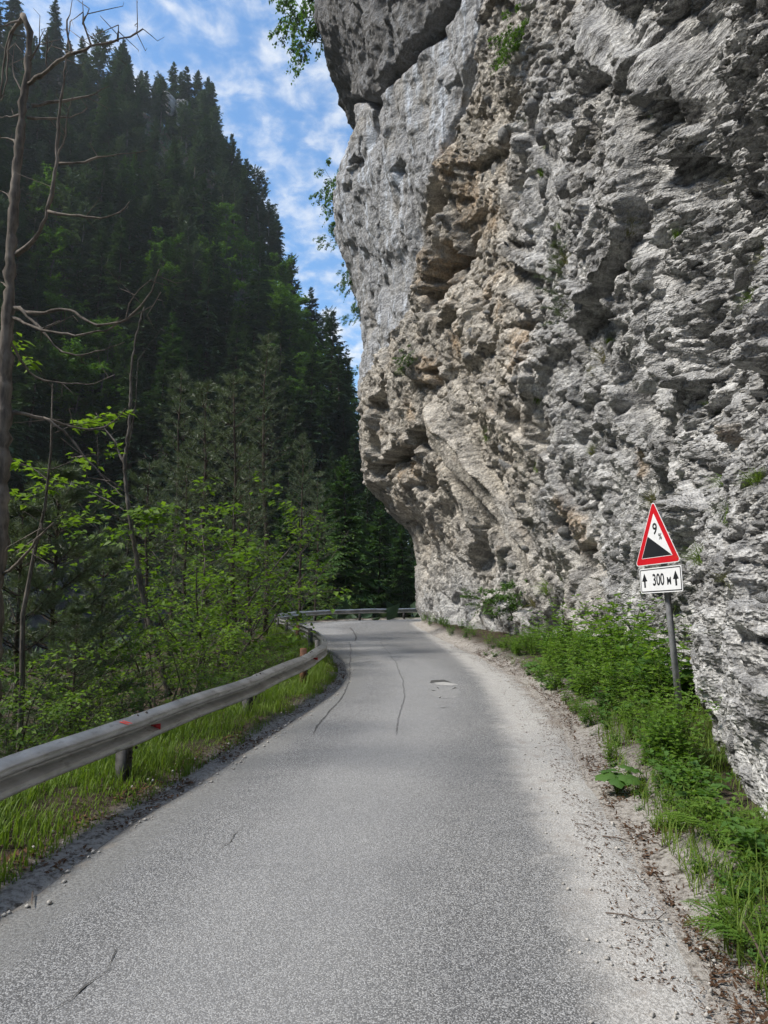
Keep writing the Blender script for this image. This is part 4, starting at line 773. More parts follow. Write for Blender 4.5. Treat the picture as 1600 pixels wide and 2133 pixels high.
# broadleaf thicket on the bank below the road
HZ = [broad('hazel', 4, 2.6, 5, 260 + k, M['hazel'], M['bark_grey'], 1700, 0.12, 0.5, 0.2, 0.7, 8, 0.006, 6) for k in range(2)]
HZ += [broad('hazel', 4, 2.6, 4, 265 + k, M['hazel_shaded'], M['bark_grey'], 1700, 0.10, 0.5, 0.15, 0.6, 8, 0.006, 6) for k in range(2)]
HZ += [broad('hazel', 2, 1.6, 6, 268, M['herb'], M['bark_grey'], 2200, 0.06, 0.6, 0.1, 0.7, 7, 0.006, 6)]
HG = 'hazel shrubs on the bank'
for i, (px, yt, Y, k) in enumerate(((420, 1000, 15.5, 0), (475, 1085, 16.5, 0), (505, 1085, 21, 1), (450, 1200, 13.5, 1), (400, 1270, 11.4, 1), (20, 1300, 7.0, 1), (245, 1330, 9.0, 0), (345, 1180, 12.2, 0), (130, 1390, 7.4, 1),
                                    (480, 1130, 30, 2), (300, 1390, 8.8, 3), (215, 1420, 7.9, 2), (480, 1300, 13, 3), (20, 1440, 6.4, 2), (620, 1090, 38, 2), (690, 1180, 50, 2), (780, 1190, 52, 3), (840, 1180, 50, 2), (450, 1150, 30, 3), (90, 1240, 13, 2), (40, 1330, 10, 3), (-60, 1420, 6.2, 2), (-160, 1380, 6.0, 3), (-330, 1400, 5.2, 2), (170, 1260, 12, 3), (570, 1180, 42, 3))):
    stand('hazel_shrub', HZ[k], 4, px, yt, Y, 'bright yellow green leafy shrub in the thicket below the barrier' if k < 2 else 'dull green shrub with shade painted into its leaves in the thicket below the barrier', HG if k < 2 else 'shaded shrubs on the bank', cat='shrub')
for i, (px, yt, Y) in enumerate(((520, 1325, 17), (555, 1340, 14.5), (520, 1352, 13.3), (530, 1318, 17.5), (470, 1380, 11.4), (430, 1395, 10.6), (380, 1410, 9.8), (660, 1252, 42), (720, 1252, 44), (790, 1252, 46), (500, 1370, 12.3), (590, 1338, 15.2))):
    stand('low_bush', HZ[4], 2, px, yt, Y, 'low bright bush close behind the barrier', 'low bushes behind the barrier', cat='bush')
hl = broad('hazel', 5, 1.6, 1, 281, M['hazel'], M['bark_grey'], 420, 0.12, 0.3, 0.55, 0.85, 9, 0.008, 5)
stand('hazel_tree', hl, 5, 62, 885, 7.6, 'bright backlit leafy sapling beside the dead trunk', cat='tree')

# ------------------------------------------------------------------ traced bare trees
def traced(name, label, mat, Y, stems, cat='tree', seed=0, twig=0):
    """stems: (radius at start, radius at end, [(px, py, extra depth)...])"""
    r = np.random.default_rng(seed); p0 = pt(stems[0][2][0][0], stems[0][2][0][1], Y); x0, y0 = float(p0[0]), Y; z0 = ground_z(x0, y0); root = thing(name, (x0, y0, z0), label, cat)
    o = np.array((x0, y0, z0))
    for q, (ra, rb, pts) in enumerate(stems):
        P = np.array([pt(a[0], a[1], Y + (a[2] if len(a) > 2 else 0)) for a in pts]) - o
        s = np.r_[0, np.cumsum(np.linalg.norm(np.diff(P, axis=0), axis=1))]; n = max(4, int(s[-1] / 0.07)); t2 = np.linspace(0, s[-1], n); Q = np.stack([np.interp(t2, s, P[:, c]) for c in range(3)], 1)
        for _ in range(2): Q[1:-1] = (Q[:-2] + 2 * Q[1:-1] + Q[2:]) / 4
        Q[1:-1] += r.normal(0, 0.006, (n - 2, 3)); mb = MB(); mb.add(*tube(Q, np.linspace(ra, rb, n) * (1 + 0.16 * r.normal(0, 1, n)).clip(.7, 1.4), 10 if ra > 0.03 else 5))
        if q == 0: Q0 = Q
        if twig and ra < 0.03:
            for _ in range(twig):
                i = r.integers(n // 4, n); d = unit(r.normal(size=3) + [0, 0, 0.1]); L = 0.12 + 0.3 * r.random(); c_ = unit(r.normal(size=3)) * L * 0.35
                mb.add(*tube([Q[i], Q[i] + d * L * 0.4 + c_ * 0.5, Q[i] + d * L * 0.75 + c_, Q[i] + d * L + c_ * 0.4], [0.005, 0.004, 0.003, 0.0015], 3, False))
        mb.build('trunk' if q == 0 else 'branch', mat, root, True)
    return root
traced('dead_tree', 'bare dead tree with crooked branches at the edge of the picture', M['bark_dead'], 6.3, [
    (0.088, 0.026, [(-30, 1560), (-12, 1300), (2, 1050), (8, 850), (16, 650), (24, 500), (38, 330), (46, 220), (60, 120), (62, 70), (55, 36), (48, 32)]),
    (0.022, 0.006, [(50, 32), (36, 46, .05), (20, 70, .1), (8, 120, .15), (2, 200, .2)]), (0.012, 0.004, [(40, 44), (20, 46, -.1), (0, 55, -.2)]),
    (0.014, 0.004, [(28, 60, .1), (14, 110, .1), (18, 160, .1), (2, 210, .1)]),
    (0.023, 0.007, [(34, 530), (62, 510, -.1), (88, 480, -.15), (104, 420, -.2), (118, 340, -.2), (122, 240, -.2), (134, 160, -.2), (142, 80, -.2)]),
    (0.024, 0.006, [(58, 175), (95, 150, -.2), (130, 120, -.3), (160, 108, -.4), (200, 92, -.5), (245, 86, -.5), (275, 74, -.5), (298, 60, -.5)]),
    (0.010, 0.003, [(245, 86, -.5), (250, 70, -.5), (247, 52, -.5)]), (0.008, 0.003, [(275, 74, -.5), (290, 62, -.5), (286, 48, -.5)]), (0.012, 0.004, [(190, 95, -.4), (176, 62, -.45), (168, 30, -.5), (172, 2, -.5)]), (0.008, 0.003, [(172, 50, -.5), (178, 25, -.5), (186, 18, -.5)]),
    (0.014, 0.004, [(150, 112, -.3), (140, 80, -.3), (138, 45, -.3), (146, 30, -.3)]), (0.010, 0.003, [(100, 148, -.2), (94, 100, -.2), (98, 62, -.2)]),
    (0.018, 0.004, [(66, 220), (110, 214, .1), (160, 205, .2), (200, 198, .3), (226, 180, .3)]), (0.014, 0.004, [(58, 245), (105, 246, .2), (150, 248, .2), (182, 225, .3)]),
    (0.022, 0.004, [(26, 640), (80, 655, -.2), (140, 640, -.3), (200, 680, -.4), (262, 668, -.5), (310, 620, -.5), (332, 560, -.5)]), (0.018, 0.003, [(24, 660), (90, 690, -.3), (160, 700, -.4), (220, 690, -.4), (280, 655, -.5), (320, 640, -.5), (335, 608, -.5)]),
    (0.016, 0.003, [(40, 640, -.1), (90, 690, -.2), (130, 740, -.3), (200, 735, -.4), (260, 712, -.5)]), (0.016, 0.004, [(100, 440, -.2), (150, 450, -.3), (210, 455, -.4), (262, 440, -.5), (270, 420, -.5)]),
    (0.014, 0.003, [(124, 340, -.2), (160, 340, -.2), (220, 325, -.3), (284, 318, -.4)]), (0.020, 0.004, [(12, 860), (90, 870, .2), (150, 890, .4), (200, 900, .5), (240, 880, .6), (262, 850, .6)]), (0.014, 0.003, [(90, 870, .2), (140, 900, .3), (180, 960, .4), (240, 1010, .5), (300, 1050, .6)]),
    (0.020, 0.006, [(6, 1195), (40, 1175, -.2), (70, 1135, -.3), (90, 1105, -.4), (112, 1088, -.4)]), (0.012, 0.004, [(90, 1105, -.4), (86, 1092, -.4), (83, 1086, -.4)]), (0.014, 0.003, [(14, 700), (60, 780, .2), (120, 800, .3), (200, 800, .4), (240, 780, .5)]),
    (0.012, 0.003, [(30, 420), (10, 400, .2), (-10, 395, .3)]), (0.014, 0.003, [(36, 300), (14, 285, .2), (-8, 290, .3)]), (0.012, 0.003, [(18, 600), (4, 590, .2), (-12, 580, .3)]), (0.012, 0.003, [(44, 240), (20, 245, .2), (-5, 243, .3)]), (0.01, 0.003, [(48, 200), (30, 160, .1), (24, 120, .1), (32, 90, .1)]), (0.009, 0.002, [(62, 130), (80, 95, -.1), (84, 70, -.1), (94, 60, -.1)]),
    (0.009, 0.003, [(118, 330, -.2), (140, 280, -.2), (136, 240, -.2), (152, 200, -.2)]), (0.008, 0.002, [(262, 668, -.5), (255, 650, -.5), (290, 600, -.5), (330, 575, -.5)])], seed=3, twig=3)
traced('leaning_birch', 'slender leaning tree with forked bare top and few leaves', M['bark_grey'], 12.5, [
    (0.062, 0.012, [(352, 1450), (340, 1400), (318, 1320), (300, 1250), (285, 1170), (270, 1080), (262, 1000), (259, 965), (268, 900), (272, 830), (274, 760), (284, 700), (300, 640)]),
    (0.026, 0.006, [(260, 968), (246, 942, .1), (248, 930, .1), (215, 890, .2), (200, 860, .3)]), (0.010, 0.003, [(268, 935), (278, 880, -.1), (285, 820, -.1), (286, 750, -.1), (325, 700, -.1), (342, 680, -.1)]), (0.012, 0.003, [(262, 1065), (220, 1040, .2), (180, 1020, .4), (130, 1000, .5)]),
    (0.012, 0.003, [(259, 1035), (230, 1010, .1), (205, 985, .2), (204, 940, .2), (202, 890, .3)]), (0.010, 0.003, [(270, 1090), (230, 1070, -.1), (210, 1058, -.2)]), (0.010, 0.003, [(274, 1075), (310, 1068, -.1), (350, 1060, -.2)]), (0.010, 0.002, [(259, 970), (300, 955, .1), (350, 945, .1)]), (0.009, 0.003, [(268, 1120), (250, 1118, -.1), (220, 1118, -.2)])], seed=5, twig=7)
def sprig(parentname, Y, px0, py0, px1, py1, n, ll, seed, mat):
    r = np.random.default_rng(seed); a, b = pt(px0, py0, Y), pt(px1, py1, Y); u = r.random(n)[:, None]; p = a + (b - a) * u + r.normal(0, 0.05, (n, 3)) * np.array((1, 2, 0.8)); d = np.stack((r.normal(0.3, .8, n), r.normal(-.3, .6, n), r.normal(-.1, .3, n)), 1)
    L = ll * (0.6 + 0.7 * r.random(n)); return leaves(p, d, np.stack((r.normal(0, .4, n), r.normal(0, .4, n) - .3, np.ones(n)), 1), L, L * 0.6, 0.12, 0.1)
birch = [o for o in bpy.data.objects if o.name.startswith('leaning_birch')][0]
mb = MB()
for q, (a, b, c, d, n) in enumerate(((275, 1070, 370, 1055, 110), (200, 1120, 260, 1112, 45), (290, 1090, 350, 1075, 50), (205, 1130, 225, 1118, 15))):
    v, f = sprig('x', 12.2, a, b, c, d, n, 0.13, 300 + q, None); mb.add(v - np.array(birch.location[:]), f)
mb.build('crown', M['hazel'], birch)
# a pale crag near the crest
import bmesh
M['crag'] = plain('crag_rock', (0.17, 0.172, 0.175), 0.95, 0.5, 1.2, bump=0.6, bscale=3.0)
def crag(px, py, Y, s, label, seed):
    r = np.random.default_rng(seed); p = pt(px, py, Y); o = thing('rock_outcrop', tuple(p), label, 'rock')
    for k in range(6):
        me_ = rock_mesh('rock_spire', seed + k, M['crag'], 3, (0.6, 0.6, 1.5), 1.5); q = link('rock_spire', me_, o, (r.normal(0, s * .5), r.normal(0, s * .3), r.normal(-s * .3, s * .35))); q.scale = (s * (.4 + .3 * r.random()),) * 3; q.rotation_euler = (r.normal(0, .2), r.normal(0, .2), r.random() * 6)
for i, (px, yt, Y) in enumerate(((325, 132, 143), (352, 140, 143), (378, 146, 142), (398, 160, 141), (412, 176, 140), (338, 150, 141), (390, 190, 139))):
    stand('fir_tree', FIR[i % 4], 20, px, yt, Y, 'dark fir tree right above the pale crag on the crest', 'firs above the crag', zoff=-1.0)
crag(365, 222, 134, 3.4, 'pale grey crag showing between trees below the mountain crest', 700)
# ------------------------------------------------------------------ verge plants, grass, stones
def blades(P, L, seed, w=0.006, lean=0.5):     # bent grass blades, three segments
    r = np.random.default_rng(seed); n = len(P); a = r.random(n) * 6.283; d = np.stack((np.cos(a), np.sin(a), 0 * a), 1); s = np.stack((-np.sin(a), np.cos(a), 0 * a), 1); k = lean * (0.3 + r.random(n)); V_ = []
    for q, wf in ((0, 1.0), (0.4, 0.85), (0.75, 0.55)):
        c = P + d * (L * k * q * q)[:, None] + np.array((0, 0, 1.0)) * (L * (q - 0.35 * k * q * q))[:, None]; V_ += [c - s * w * wf, c + s * w * wf]
    V_.append(P + d * (L * k)[:, None] + np.array((0, 0, 1.0)) * (L * (1 - 0.45 * k))[:, None]); v = np.stack(V_, 1).reshape(-1, 3); b = np.arange(n)[:, None] * 7
    return v, np.concatenate([b + np.array(t_) for t_ in ((0, 1, 3), (0, 3, 2), (2, 3, 5), (2, 5, 4), (4, 5, 6))])
def along(edge, Y0, Y1, d0, d1, n, seed, side=-1, power=1.0, clump=0.5):
    r = np.random.default_rng(seed); y = Y0 + (Y1 - Y0) * r.random(n) ** power; x = np.interp(y, edge[:330, 1], edge[:330, 0]); off = d0 + (d1 - d0) * r.random(n)
    m = vnoise(np.stack((x * 3 + off * 3, y * 3, 0 * y), 1), seed) > clump * 2 - 1.35; X = x + side * off; return X[m], y[m]
X, Y = along(LEDGE, 1.5, 15.5, 0.07, 1.5, 36000, 401, -1, 1.5, 0.3); Zg = terrain(X[:, None], Y[:, None])[:, 0]; r = np.random.default_rng(402)
dd = np.interp(Y, LEDGE[:330, 1], LEDGE[:330, 0]) - X; L = (0.08 + 0.19 * r.random(len(X)) ** 1.5) * lerp(vnoise(np.stack((X * 1.7, Y * 1.7, 0 * X), 1), 77), [-0.5, 0.4], [0.45, 1.2]) * lerp(dd, [0.15, 0.5], [0.5, 1.0])
tag(MB().add(*blades(np.stack((X, Y, Zg - 0.01), 1), L, 403, 0.0045)).build('grass', M['grass']), 'bright long grass along the verge under the crash barrier', kind='stuff')
Xa, Ya = along(LEDGE, 15, 30, 0.15, 1.2, 3000, 411, -1, 1.0, 0.4); Za = terrain(Xa[:, None], Ya[:, None])[:, 0]
tag(MB().add(*blades(np.stack((Xa, Ya, Za), 1), 0.15 + 0.2 * np.random.default_rng(4).random(len(Xa)), 404, 0.009)).build('grass', M['grass']), 'grass tufts round the barrier posts of the far bend', kind='stuff')
X, Y = along(REDGE, 1.2, 9.0, 0.10, 1.9, 15000, 421, 1, 1.9, 0.45); Zg = terrain(X[:, None], Y[:, None])[:, 0]; dd = X - np.interp(Y, REDGE[:330, 1], REDGE[:330, 0]); k = dd > lerp(Y, [2, 5, 7], [0.10, 0.16, 0.22])
X, Y, Zg = X[k], Y[k], Zg[k]; r = np.random.default_rng(422); L = 0.10 + 0.26 * r.random(len(X)) * lerp(Y, [2, 5], [1.0, 0.6])
tag(MB().add(*blades(np.stack((X, Y, Zg - 0.01), 1), L, 423, 0.0035, 0.7)).build('grass', M['grass']), 'long grass spilling from the foot of the cliff', kind='stuff')
# litter: brown needles and crumbs on both road edges, pale stones
r = np.random.default_rng(430); M['litter'] = leaf_mat('brown_litter', (0.045, 0.026, 0.016), (0.15, 0.085, 0.05), 0.0, 0.9, 0.1)
X, Y = along(REDGE, 1.5, 22, -0.35, 0.6, 24000, 431, 1, 1.5, 0.5); n = len(X); Zg = np.maximum(terrain(X[:, None], Y[:, None])[:, 0], road_z(X, Y)) + 0.004; d = np.stack((r.normal(size=n), r.normal(size=n), r.normal(0, .15, n)), 1); L = r.uniform(0.008, 0.034, n)
tag(MB().add(*leaves(np.stack((X, Y, Zg), 1), d, np.tile((0, 0, 1.0), (n, 1)), L, L * r.uniform(0.06, 0.4, n))).build('litter', M['litter']), 'brown dead leaves and needles swept to the cliff side of the road', kind='stuff')
X, Y = along(LEDGE, 1.5, 16, -0.08, 0.3, 6000, 433, -1, 1.4, 0.5); n = len(X); Zg = np.maximum(terrain(X[:, None], Y[:, None])[:, 0], -0.02) + 0.006; d = np.stack((r.normal(size=n), r.normal(size=n), r.normal(0, .4, n)), 1); L = r.uniform(0.012, 0.05, n)
tag(MB().add(*leaves(np.stack((X, Y, Zg), 1), d, np.tile((0, 0, 1.0), (n, 1)), L, L * r.uniform(0.2, 0.7, n))).build('litter', M['litter']), 'dark crumbs and dead leaves along the edge under the barrier', kind='stuff')
X, Y = along(REDGE, 1.5, 20, -0.02, 0.42, 16000, 435, 1, 1.5, 0.3); n = len(X); Zg = np.maximum(terrain(X[:, None], Y[:, None])[:, 0], road_z(X, Y)) + 0.005; d = np.stack((r.normal(size=n), r.normal(size=n), r.normal(0, .3, n)), 1); L = r.uniform(0.01, 0.045, n)
tag(MB().add(*leaves(np.stack((X, Y, Zg), 1), d, np.tile((0, 0, 1.0), (n, 1)), L, L * r.uniform(0.1, 0.6, n))).build('litter', M['litter']), 'brown leaf litter under the edge of the weeds', kind='stuff')
M['stone'] = plain('pale_stone', (0.40, 0.38, 0.35), 0.9, 0.3, 8, bump=0.3); ST = [rock_mesh('stone', 500 + k, M['stone'], 1, (1, .8, .6)) for k in range(4)]
def gravel(edge, Y0, Y1, d0, d1, n, seed, side, smin, smax, label):
    import random
    X, Y = along(edge, Y0, Y1, d0, d1, n, seed, side, 1.4, 0.45); r = np.random.default_rng(seed); mb = MB(); n = len(X); zz_ = np.maximum(terrain(X[:, None], Y[:, None])[:, 0], road_z(X, Y))
    tet = unit(np.array([(1, 1, 1), (-1, -1, 1), (-1, 1, -1), (1, -1, -1)], float)); fo = np.array([(0, 1, 2), (0, 3, 1), (0, 2, 3), (1, 3, 2)])
    oc = np.array([(1, 0, 0), (0, 1, 0), (-1, 0, 0), (0, -1, 0), (0, 0, 1), (0, 0, -1)], float); of = np.array([(0, 1, 4), (1, 2, 4), (2, 3, 4), (3, 0, 4), (1, 0, 5), (2, 1, 5), (3, 2, 5), (0, 3, 5)])
    sz = smin + (smax - smin) * r.random(n) ** 3; v = oc[None] * sz[:, None, None] * r.uniform(0.6, 1.2, (n, 6, 1)) * np.array((1, 1, .7)); a = r.random(n) * 6.28; ca, sa = np.cos(a)[:, None], np.sin(a)[:, None]
    v = np.stack((v[..., 0] * ca - v[..., 1] * sa, v[..., 0] * sa + v[..., 1] * ca, v[..., 2]), -1) + np.stack((X, Y, zz_ + sz * 0.3), 1)[:, None]
    mb.add(v.reshape(-1, 3), (np.arange(n)[:, None, None] * 6 + of[None]).reshape(-1, 3)); return tag(mb.build('gravel', M['stone']), label, kind='stuff')
gravel(LEDGE, 1.5, 16, -0.25, 0.3, 1500, 441, -1, 0.004, 0.022, 'pale gravel strewn along the barrier edge of the road')
gravel(REDGE, 1.5, 26, -0.6, 0.5, 3200, 442, 1, 0.003, 0.018, 'pale gravel strewn over the dusty shoulder by the cliff')
for i, (px, py, s, lab) in enumerate(((1392, 1829, .045, 'flat pale stone at the road edge below the leafy plant'), (1428, 1898, .028, 'square tan stone at the road edge'), (1310, 1721, .018, 'small white stone on the dusty shoulder'), (1342, 1751, .018, 'white stone beside the leafy plants'), (1360, 1645, .035, 'whitish stone half hidden under the leaves'), (1440, 1920, .03, 'dark stone beside the square tan one'), (350, 1647, .022, 'stone at the grass edge near the first post'), (215, 1711, .022, 'pale stone at the grass edge near the frame'),
                                (132, 1761, .014, 'small round pale stone on the asphalt edge'), (510, 1579, .03, 'dark clod on the asphalt by the grass'), (58, 1890, .014, 'small tan pebble on the asphalt near the corner'), (102, 1882, .02, 'dark lump on the asphalt near the corner'), (685, 1412, .05, 'dark stone at the tip of the barrier bend'), (1390, 1798, .022, 'tan stone under the leafy plant'))):
    g = gp(px, py); o = link('stone', ST[i % 4], None, (g[0], g[1], s * 0.35)); o.scale = (s, s, s); o.rotation_euler = (0, 0, i * 1.3); tag(o, lab, 'stone')
M['twig'] = plain('twig_bark', (0.10, 0.075, 0.06), 0.9)
for i, (P_, lab, w) in enumerate((([(1262, 1910), (1300, 1914), (1335, 1925), (1368, 1925), (1388, 1908)], 'thin curved twig lying on the shoulder', .004), ([(1255, 1748), (1290, 1752), (1312, 1760)], 'short forked twig on the shoulder below the plants', .005), ([(1198, 1722), (1215, 1723), (1232, 1728)], 'tiny straight twig on the shoulder', .004), ([(1545, 1965), (1570, 2010), (1598, 2070)], 'pale dry stick lying in the grass at the corner', .010), ([(1478, 1990), (1482, 2040)], 'fine upright stalk lying on the shoulder', .003), ([(68, 1865), (66, 1885), (66, 1892)], 'short twig on the asphalt near the corner', .004))):
    P3 = np.array([np.r_[gp(*q), 0.02 if i != 3 else 0.12] for q in P_]); c = P3[0].copy(); o = MB().add(*tube(P3 - c, np.linspace(w, w * .5, len(P3)), 5)).build('twig', M['twig'], None, False, tuple(c)); tag(o, lab, 'twig')

# leafy herbs, butterbur, ferns
def herb(seed, h, n_st, nl, ll, mat, lw=0.55, spread=0.5, pair=True):
    r = np.random.default_rng(seed); st = MB(); pp, ds, nn, LL = [], [], [], []
    for s in range(n_st):
        a = r.random() * 6.28; k = spread * h * (0.2 + r.random()); hh = h * (0.6 + 0.4 * r.random()); tq = np.linspace(0, 1, 6); P = np.stack((math.cos(a) * k * tq ** 1.6, math.sin(a) * k * tq ** 1.6, hh * tq), 1) + np.c_[r.normal(0, .015, (6, 2)), np.zeros(6)] + np.r_[r.normal(0, .05, 2), 0]
        st.add(*tube(P, np.linspace(0.004, 0.0015, 6), 4, False))
        for j in range(nl):
            q = 0.15 + 0.85 * (j + r.random()) / nl; c = np.array([np.interp(q, tq, P[:, x]) for x in range(3)])
            for sg in ((0, math.pi) if pair else (r.random() * 6.28,)):
                b = a + j * 1.57 + sg + r.normal(0, .3); pp.append(c); ds.append((math.cos(b), math.sin(b), 0.15 + 0.35 * q + r.normal(0, .2))); LL.append(ll * (1.15 - 0.45 * q) * (0.7 + 0.5 * r.random())); nn.append((r.normal(0, .2), r.normal(0, .2), 1))
    LL = np.array(LL); return [('stems', st.mesh('stems', M['stem'])), ('leaves', MB().add(*leaves(pp, ds, nn, LL, LL * lw, 0.14, 0.22)).mesh('leaves', mat))]
HB = [herb(600, 0.6, 8, 7, 0.11, M['herb']), herb(601, 0.55, 9, 7, 0.10, M['herb_dark']), herb(602, 0.7, 8, 9, 0.075, M['herb'], 0.5), herb(603, 0.45, 12, 10, 0.045, M['herb_dark'], 0.4, 0.5, False), herb(604, 0.5, 6, 6, 0.16, M['herb_dark'], 0.62, 0.8), herb(605, 0.9, 11, 11, 0.10, M['herb'], 0.55, 0.45)]
r = np.random.default_rng(610); HL = ''
cnt = 0
HLS = ['bright herb with pointed paired leaves at the cliff foot', 'dark green herb with crowded leaves at the cliff foot', 'upright bright weed with narrow leaves at the cliff foot', 'low fine leaved weed at the cliff foot', 'sprawling bramble with broad dark leaves at the cliff foot', 'tall leafy weed stem cluster at the cliff foot']
for k in range(400):
    Y = 2.6 + 15.5 * r.random() ** 0.9; xe = np.interp(Y, REDGE[:330, 1], REDGE[:330, 0]); xc = np.interp(Y, CLF[100:500, 1], CLF[100:500, 0]); wd = xc - xe
    u = r.random(); x = xe + lerp(Y, [2.5, 5, 8], [0.2, 0.15, 0.12]) + u * max(0.1, wd - 0.55)
    hmul = lerp(Y, [2.5, 5, 7.6, 8.6, 11, 18], [0.42, 0.42, 0.5, 1.1, 1.2, 0.6]) * (0.38 + 0.92 * u) * (0.75 + 0.5 * r.random()); kk = r.integers(0, 6) if Y > 5.5 else (0, 1, 4, 1, 0, 4)[r.integers(0, 6)]
    place('leafy_herb', HB[kk], (x, Y, ground_z(x, Y) - 0.01), HLS[kk], 'herb', 'herbs at the cliff foot', r.random() * 6.28, hmul * (1.0 if kk != 5 else 1.15)); cnt += 1
    if cnt >= 250: break
for k in range(26):
    Y = 17 + 17 * r.random(); xe = np.interp(Y, REDGE[:380, 1], REDGE[:380, 0]); x = xe + 0.25 + 0.7 * r.random(); place('leafy_herb', HB[(1, 3, 2)[k % 3]], (x, Y, ground_z(x, Y)), 'sparse dull plant along the foot of the far cliff', 'herb', 'sparse plants at the far cliff foot', r.random() * 6, 0.4 + 0.5 * r.random())
def big_leaf_plant(seed, n, size, tall):
    r = np.random.default_rng(seed); lf = []; st = MB(); root = []
    for j in range(n):
        a = 6.28 * j / n + r.normal(0, .3); hh = tall * (0.5 + 0.5 * r.random()); c = np.array((math.cos(a), math.sin(a), 0)) * tall * (0.3 + 0.5 * r.random()) + np.array((0, 0, hh)); st.add(*tube([(0, 0, 0), c * np.array((.5, .5, .7)), c], [.006, .005, .004], 5, False))
        s = size * (0.7 + 0.5 * r.random()); m = 20; tq = np.linspace(0, 2 * np.pi, m, endpoint=False); rad = s * (0.80 + 0.10 * np.cos(tq * 7) + 0.08 * r.normal(0, 1, m)) * (1 - 0.55 * np.exp(-((np.minimum(abs(tq - math.pi), 9)) / 0.35) ** 2)); d = np.array((math.cos(a), math.sin(a), -0.25)); sd = np.array((-math.sin(a), math.cos(a), 0)); up = np.cross(d, sd)
        inner = c + (np.cos(tq) * rad * .55)[:, None] * d + (np.sin(tq) * rad * .55)[:, None] * sd + (0.03 * r.normal(0, 1, m) * s + .06 * s)[:, None] * up
        outer = c + (np.cos(tq) * rad)[:, None] * d + (np.sin(tq) * rad)[:, None] * sd - (0.12 * s + 0.05 * s * np.cos(tq * 7))[:, None] * up; v = np.r_[[c], inner, outer]; i = np.arange(m); q = (i + 1) % m
        lf.append(MB().add(v, np.r_[np.stack((0 * i, i + 1, q + 1), 1), np.stack((i + 1, i + 1 + m, q + 1 + m), 1), np.stack((i + 1, q + 1 + m, q + 1), 1)]).mesh('leaf', M['herb_dark'], True))
    return [('stems', st.mesh('stems', M['stem']))] + [('leaf', m_) for m_ in lf]
for q, (px, py, lab, n, s, tall) in enumerate(((1122, 1415, 'butterbur clump with big round leaves by the shoulder', 6, .16, .28), (1285, 1655, 'coarse lobed leaf plant leaning onto the shoulder', 6, .11, .20), (1330, 1530, 'broad leaf plant among weeds below the sign', 5, .09, .25))):
    g = gp(px, py); place('butterbur', big_leaf_plant(640 + q, n, s, tall), (g[0], g[1], ground_z(*g) - .01), lab, 'plant')
def fern(seed, n, L):
    r = np.random.default_rng(seed); out = []
    for j in range(n):
        a = 6.28 * j / n + r.normal(0, .2); tq = np.linspace(0, 1, 26); Lj = L * (0.8 + 0.4 * r.random()); P = np.stack((math.cos(a) * Lj * tq * .8, math.sin(a) * Lj * tq * .8, Lj * (0.75 * tq - 0.55 * tq ** 2)), 1); mb = MB(); mb.add(*tube(P[::5], np.linspace(.003, .001, len(P[::5])), 3, False))
        for sg in (-1, 1):
            b = a + sg * 1.15; m = len(tq) - 2; wl = Lj * 0.30 * np.sin(np.pi * (0.18 + 0.80 * tq[2:])); d = np.tile((math.cos(b), math.sin(b), -0.1), (m, 1)) + r.normal(0, .06, (m, 3)); base = P[2:]
            for s2 in range(4):
                u = (s2 + 0.6) / 4; c = base + unit(d) * (wl * u)[:, None]
                for s3 in (-1, 1):
                    b3 = b + s3 * 1.0; mb.add(*leaves(c, np.tile((math.cos(b3), math.sin(b3), 0.0), (m, 1)) + r.normal(0, .1, (m, 3)), np.tile((0, 0, 1.0), (m, 1)), wl * 0.26 * (1.15 - u), wl * 0.12 * (1.2 - u)))
        out.append(('frond', mb.mesh('frond', M['herb'])))
    return out
FN = [fern(650, 8, .42), fern(651, 7, .5)]
for q, (px, py, lab) in enumerate(((1560, 1990, 'lacy fern at the picture corner in the grass'), (1500, 1790, 'lacy fern beside the near rock column'), (1600, 1830, 'fern standing against the rock at the frame'), (1450, 1640, 'fern between the leafy plants and the rock'))):
    g = gp(px, py); place('fern', FN[q % 2], (g[0], g[1], ground_z(*g)), lab, 'fern', None, q * 1.1, (1, .9, .9, .8)[q])

# plants that grow on the rock: grass tufts, small shrubs, a little pine
def tuft(seed, n, L, mat):
    r = np.random.default_rng(seed); P = np.c_[r.normal(0, .05, n), r.normal(0, .05, n), r.normal(0, .02, n)]; return [('blades', MB().add(*blades(P, L * (0.5 + 0.6 * r.random(n)), seed, 0.004, 1.1)).mesh('blades', mat))]
TF = [tuft(660, 160, .35, M['grass']), tuft(661, 140, .4, M['grass_dry']), tuft(662, 120, .28, M['grass'])]
r = np.random.default_rng(663)
TL = [(14.3, 9.6), (14.0, 8.6), (14.9, 11.2), (15.1, 12.0), (13.1, 5.9), (12.7, 6.4), (12.5, 7.0), (12.9, 6.1), (15.6, 13.0), (9.2, 6.6), (8.7, 6.9), (8.8, 4.0), (7.4, 4.3), (10.6, 4.6), (6.2, 2.6), (5.6, 2.2), (5.2, 1.7), (4.9, 2.4), (6.4, 1.9), (5.0, 3.1), (8.2, 5.6), (18.5, 1.6), (19.8, 1.2), (17.3, 1.9), (21.5, 1.5), (23, 1.2), (16.3, 1.5), (25.5, 9.8), (13.7, 4.4), (16.4, 6.2), (19.8, 6.0), (10.8, 7.6), (9.6, 8.8), (7.9, 7.2), (6.8, 4.9), (14.5, 7.2), (17.0, 4.6), (11.6, 3.1), (5.8, 1.2), (6.0, 4.2)]
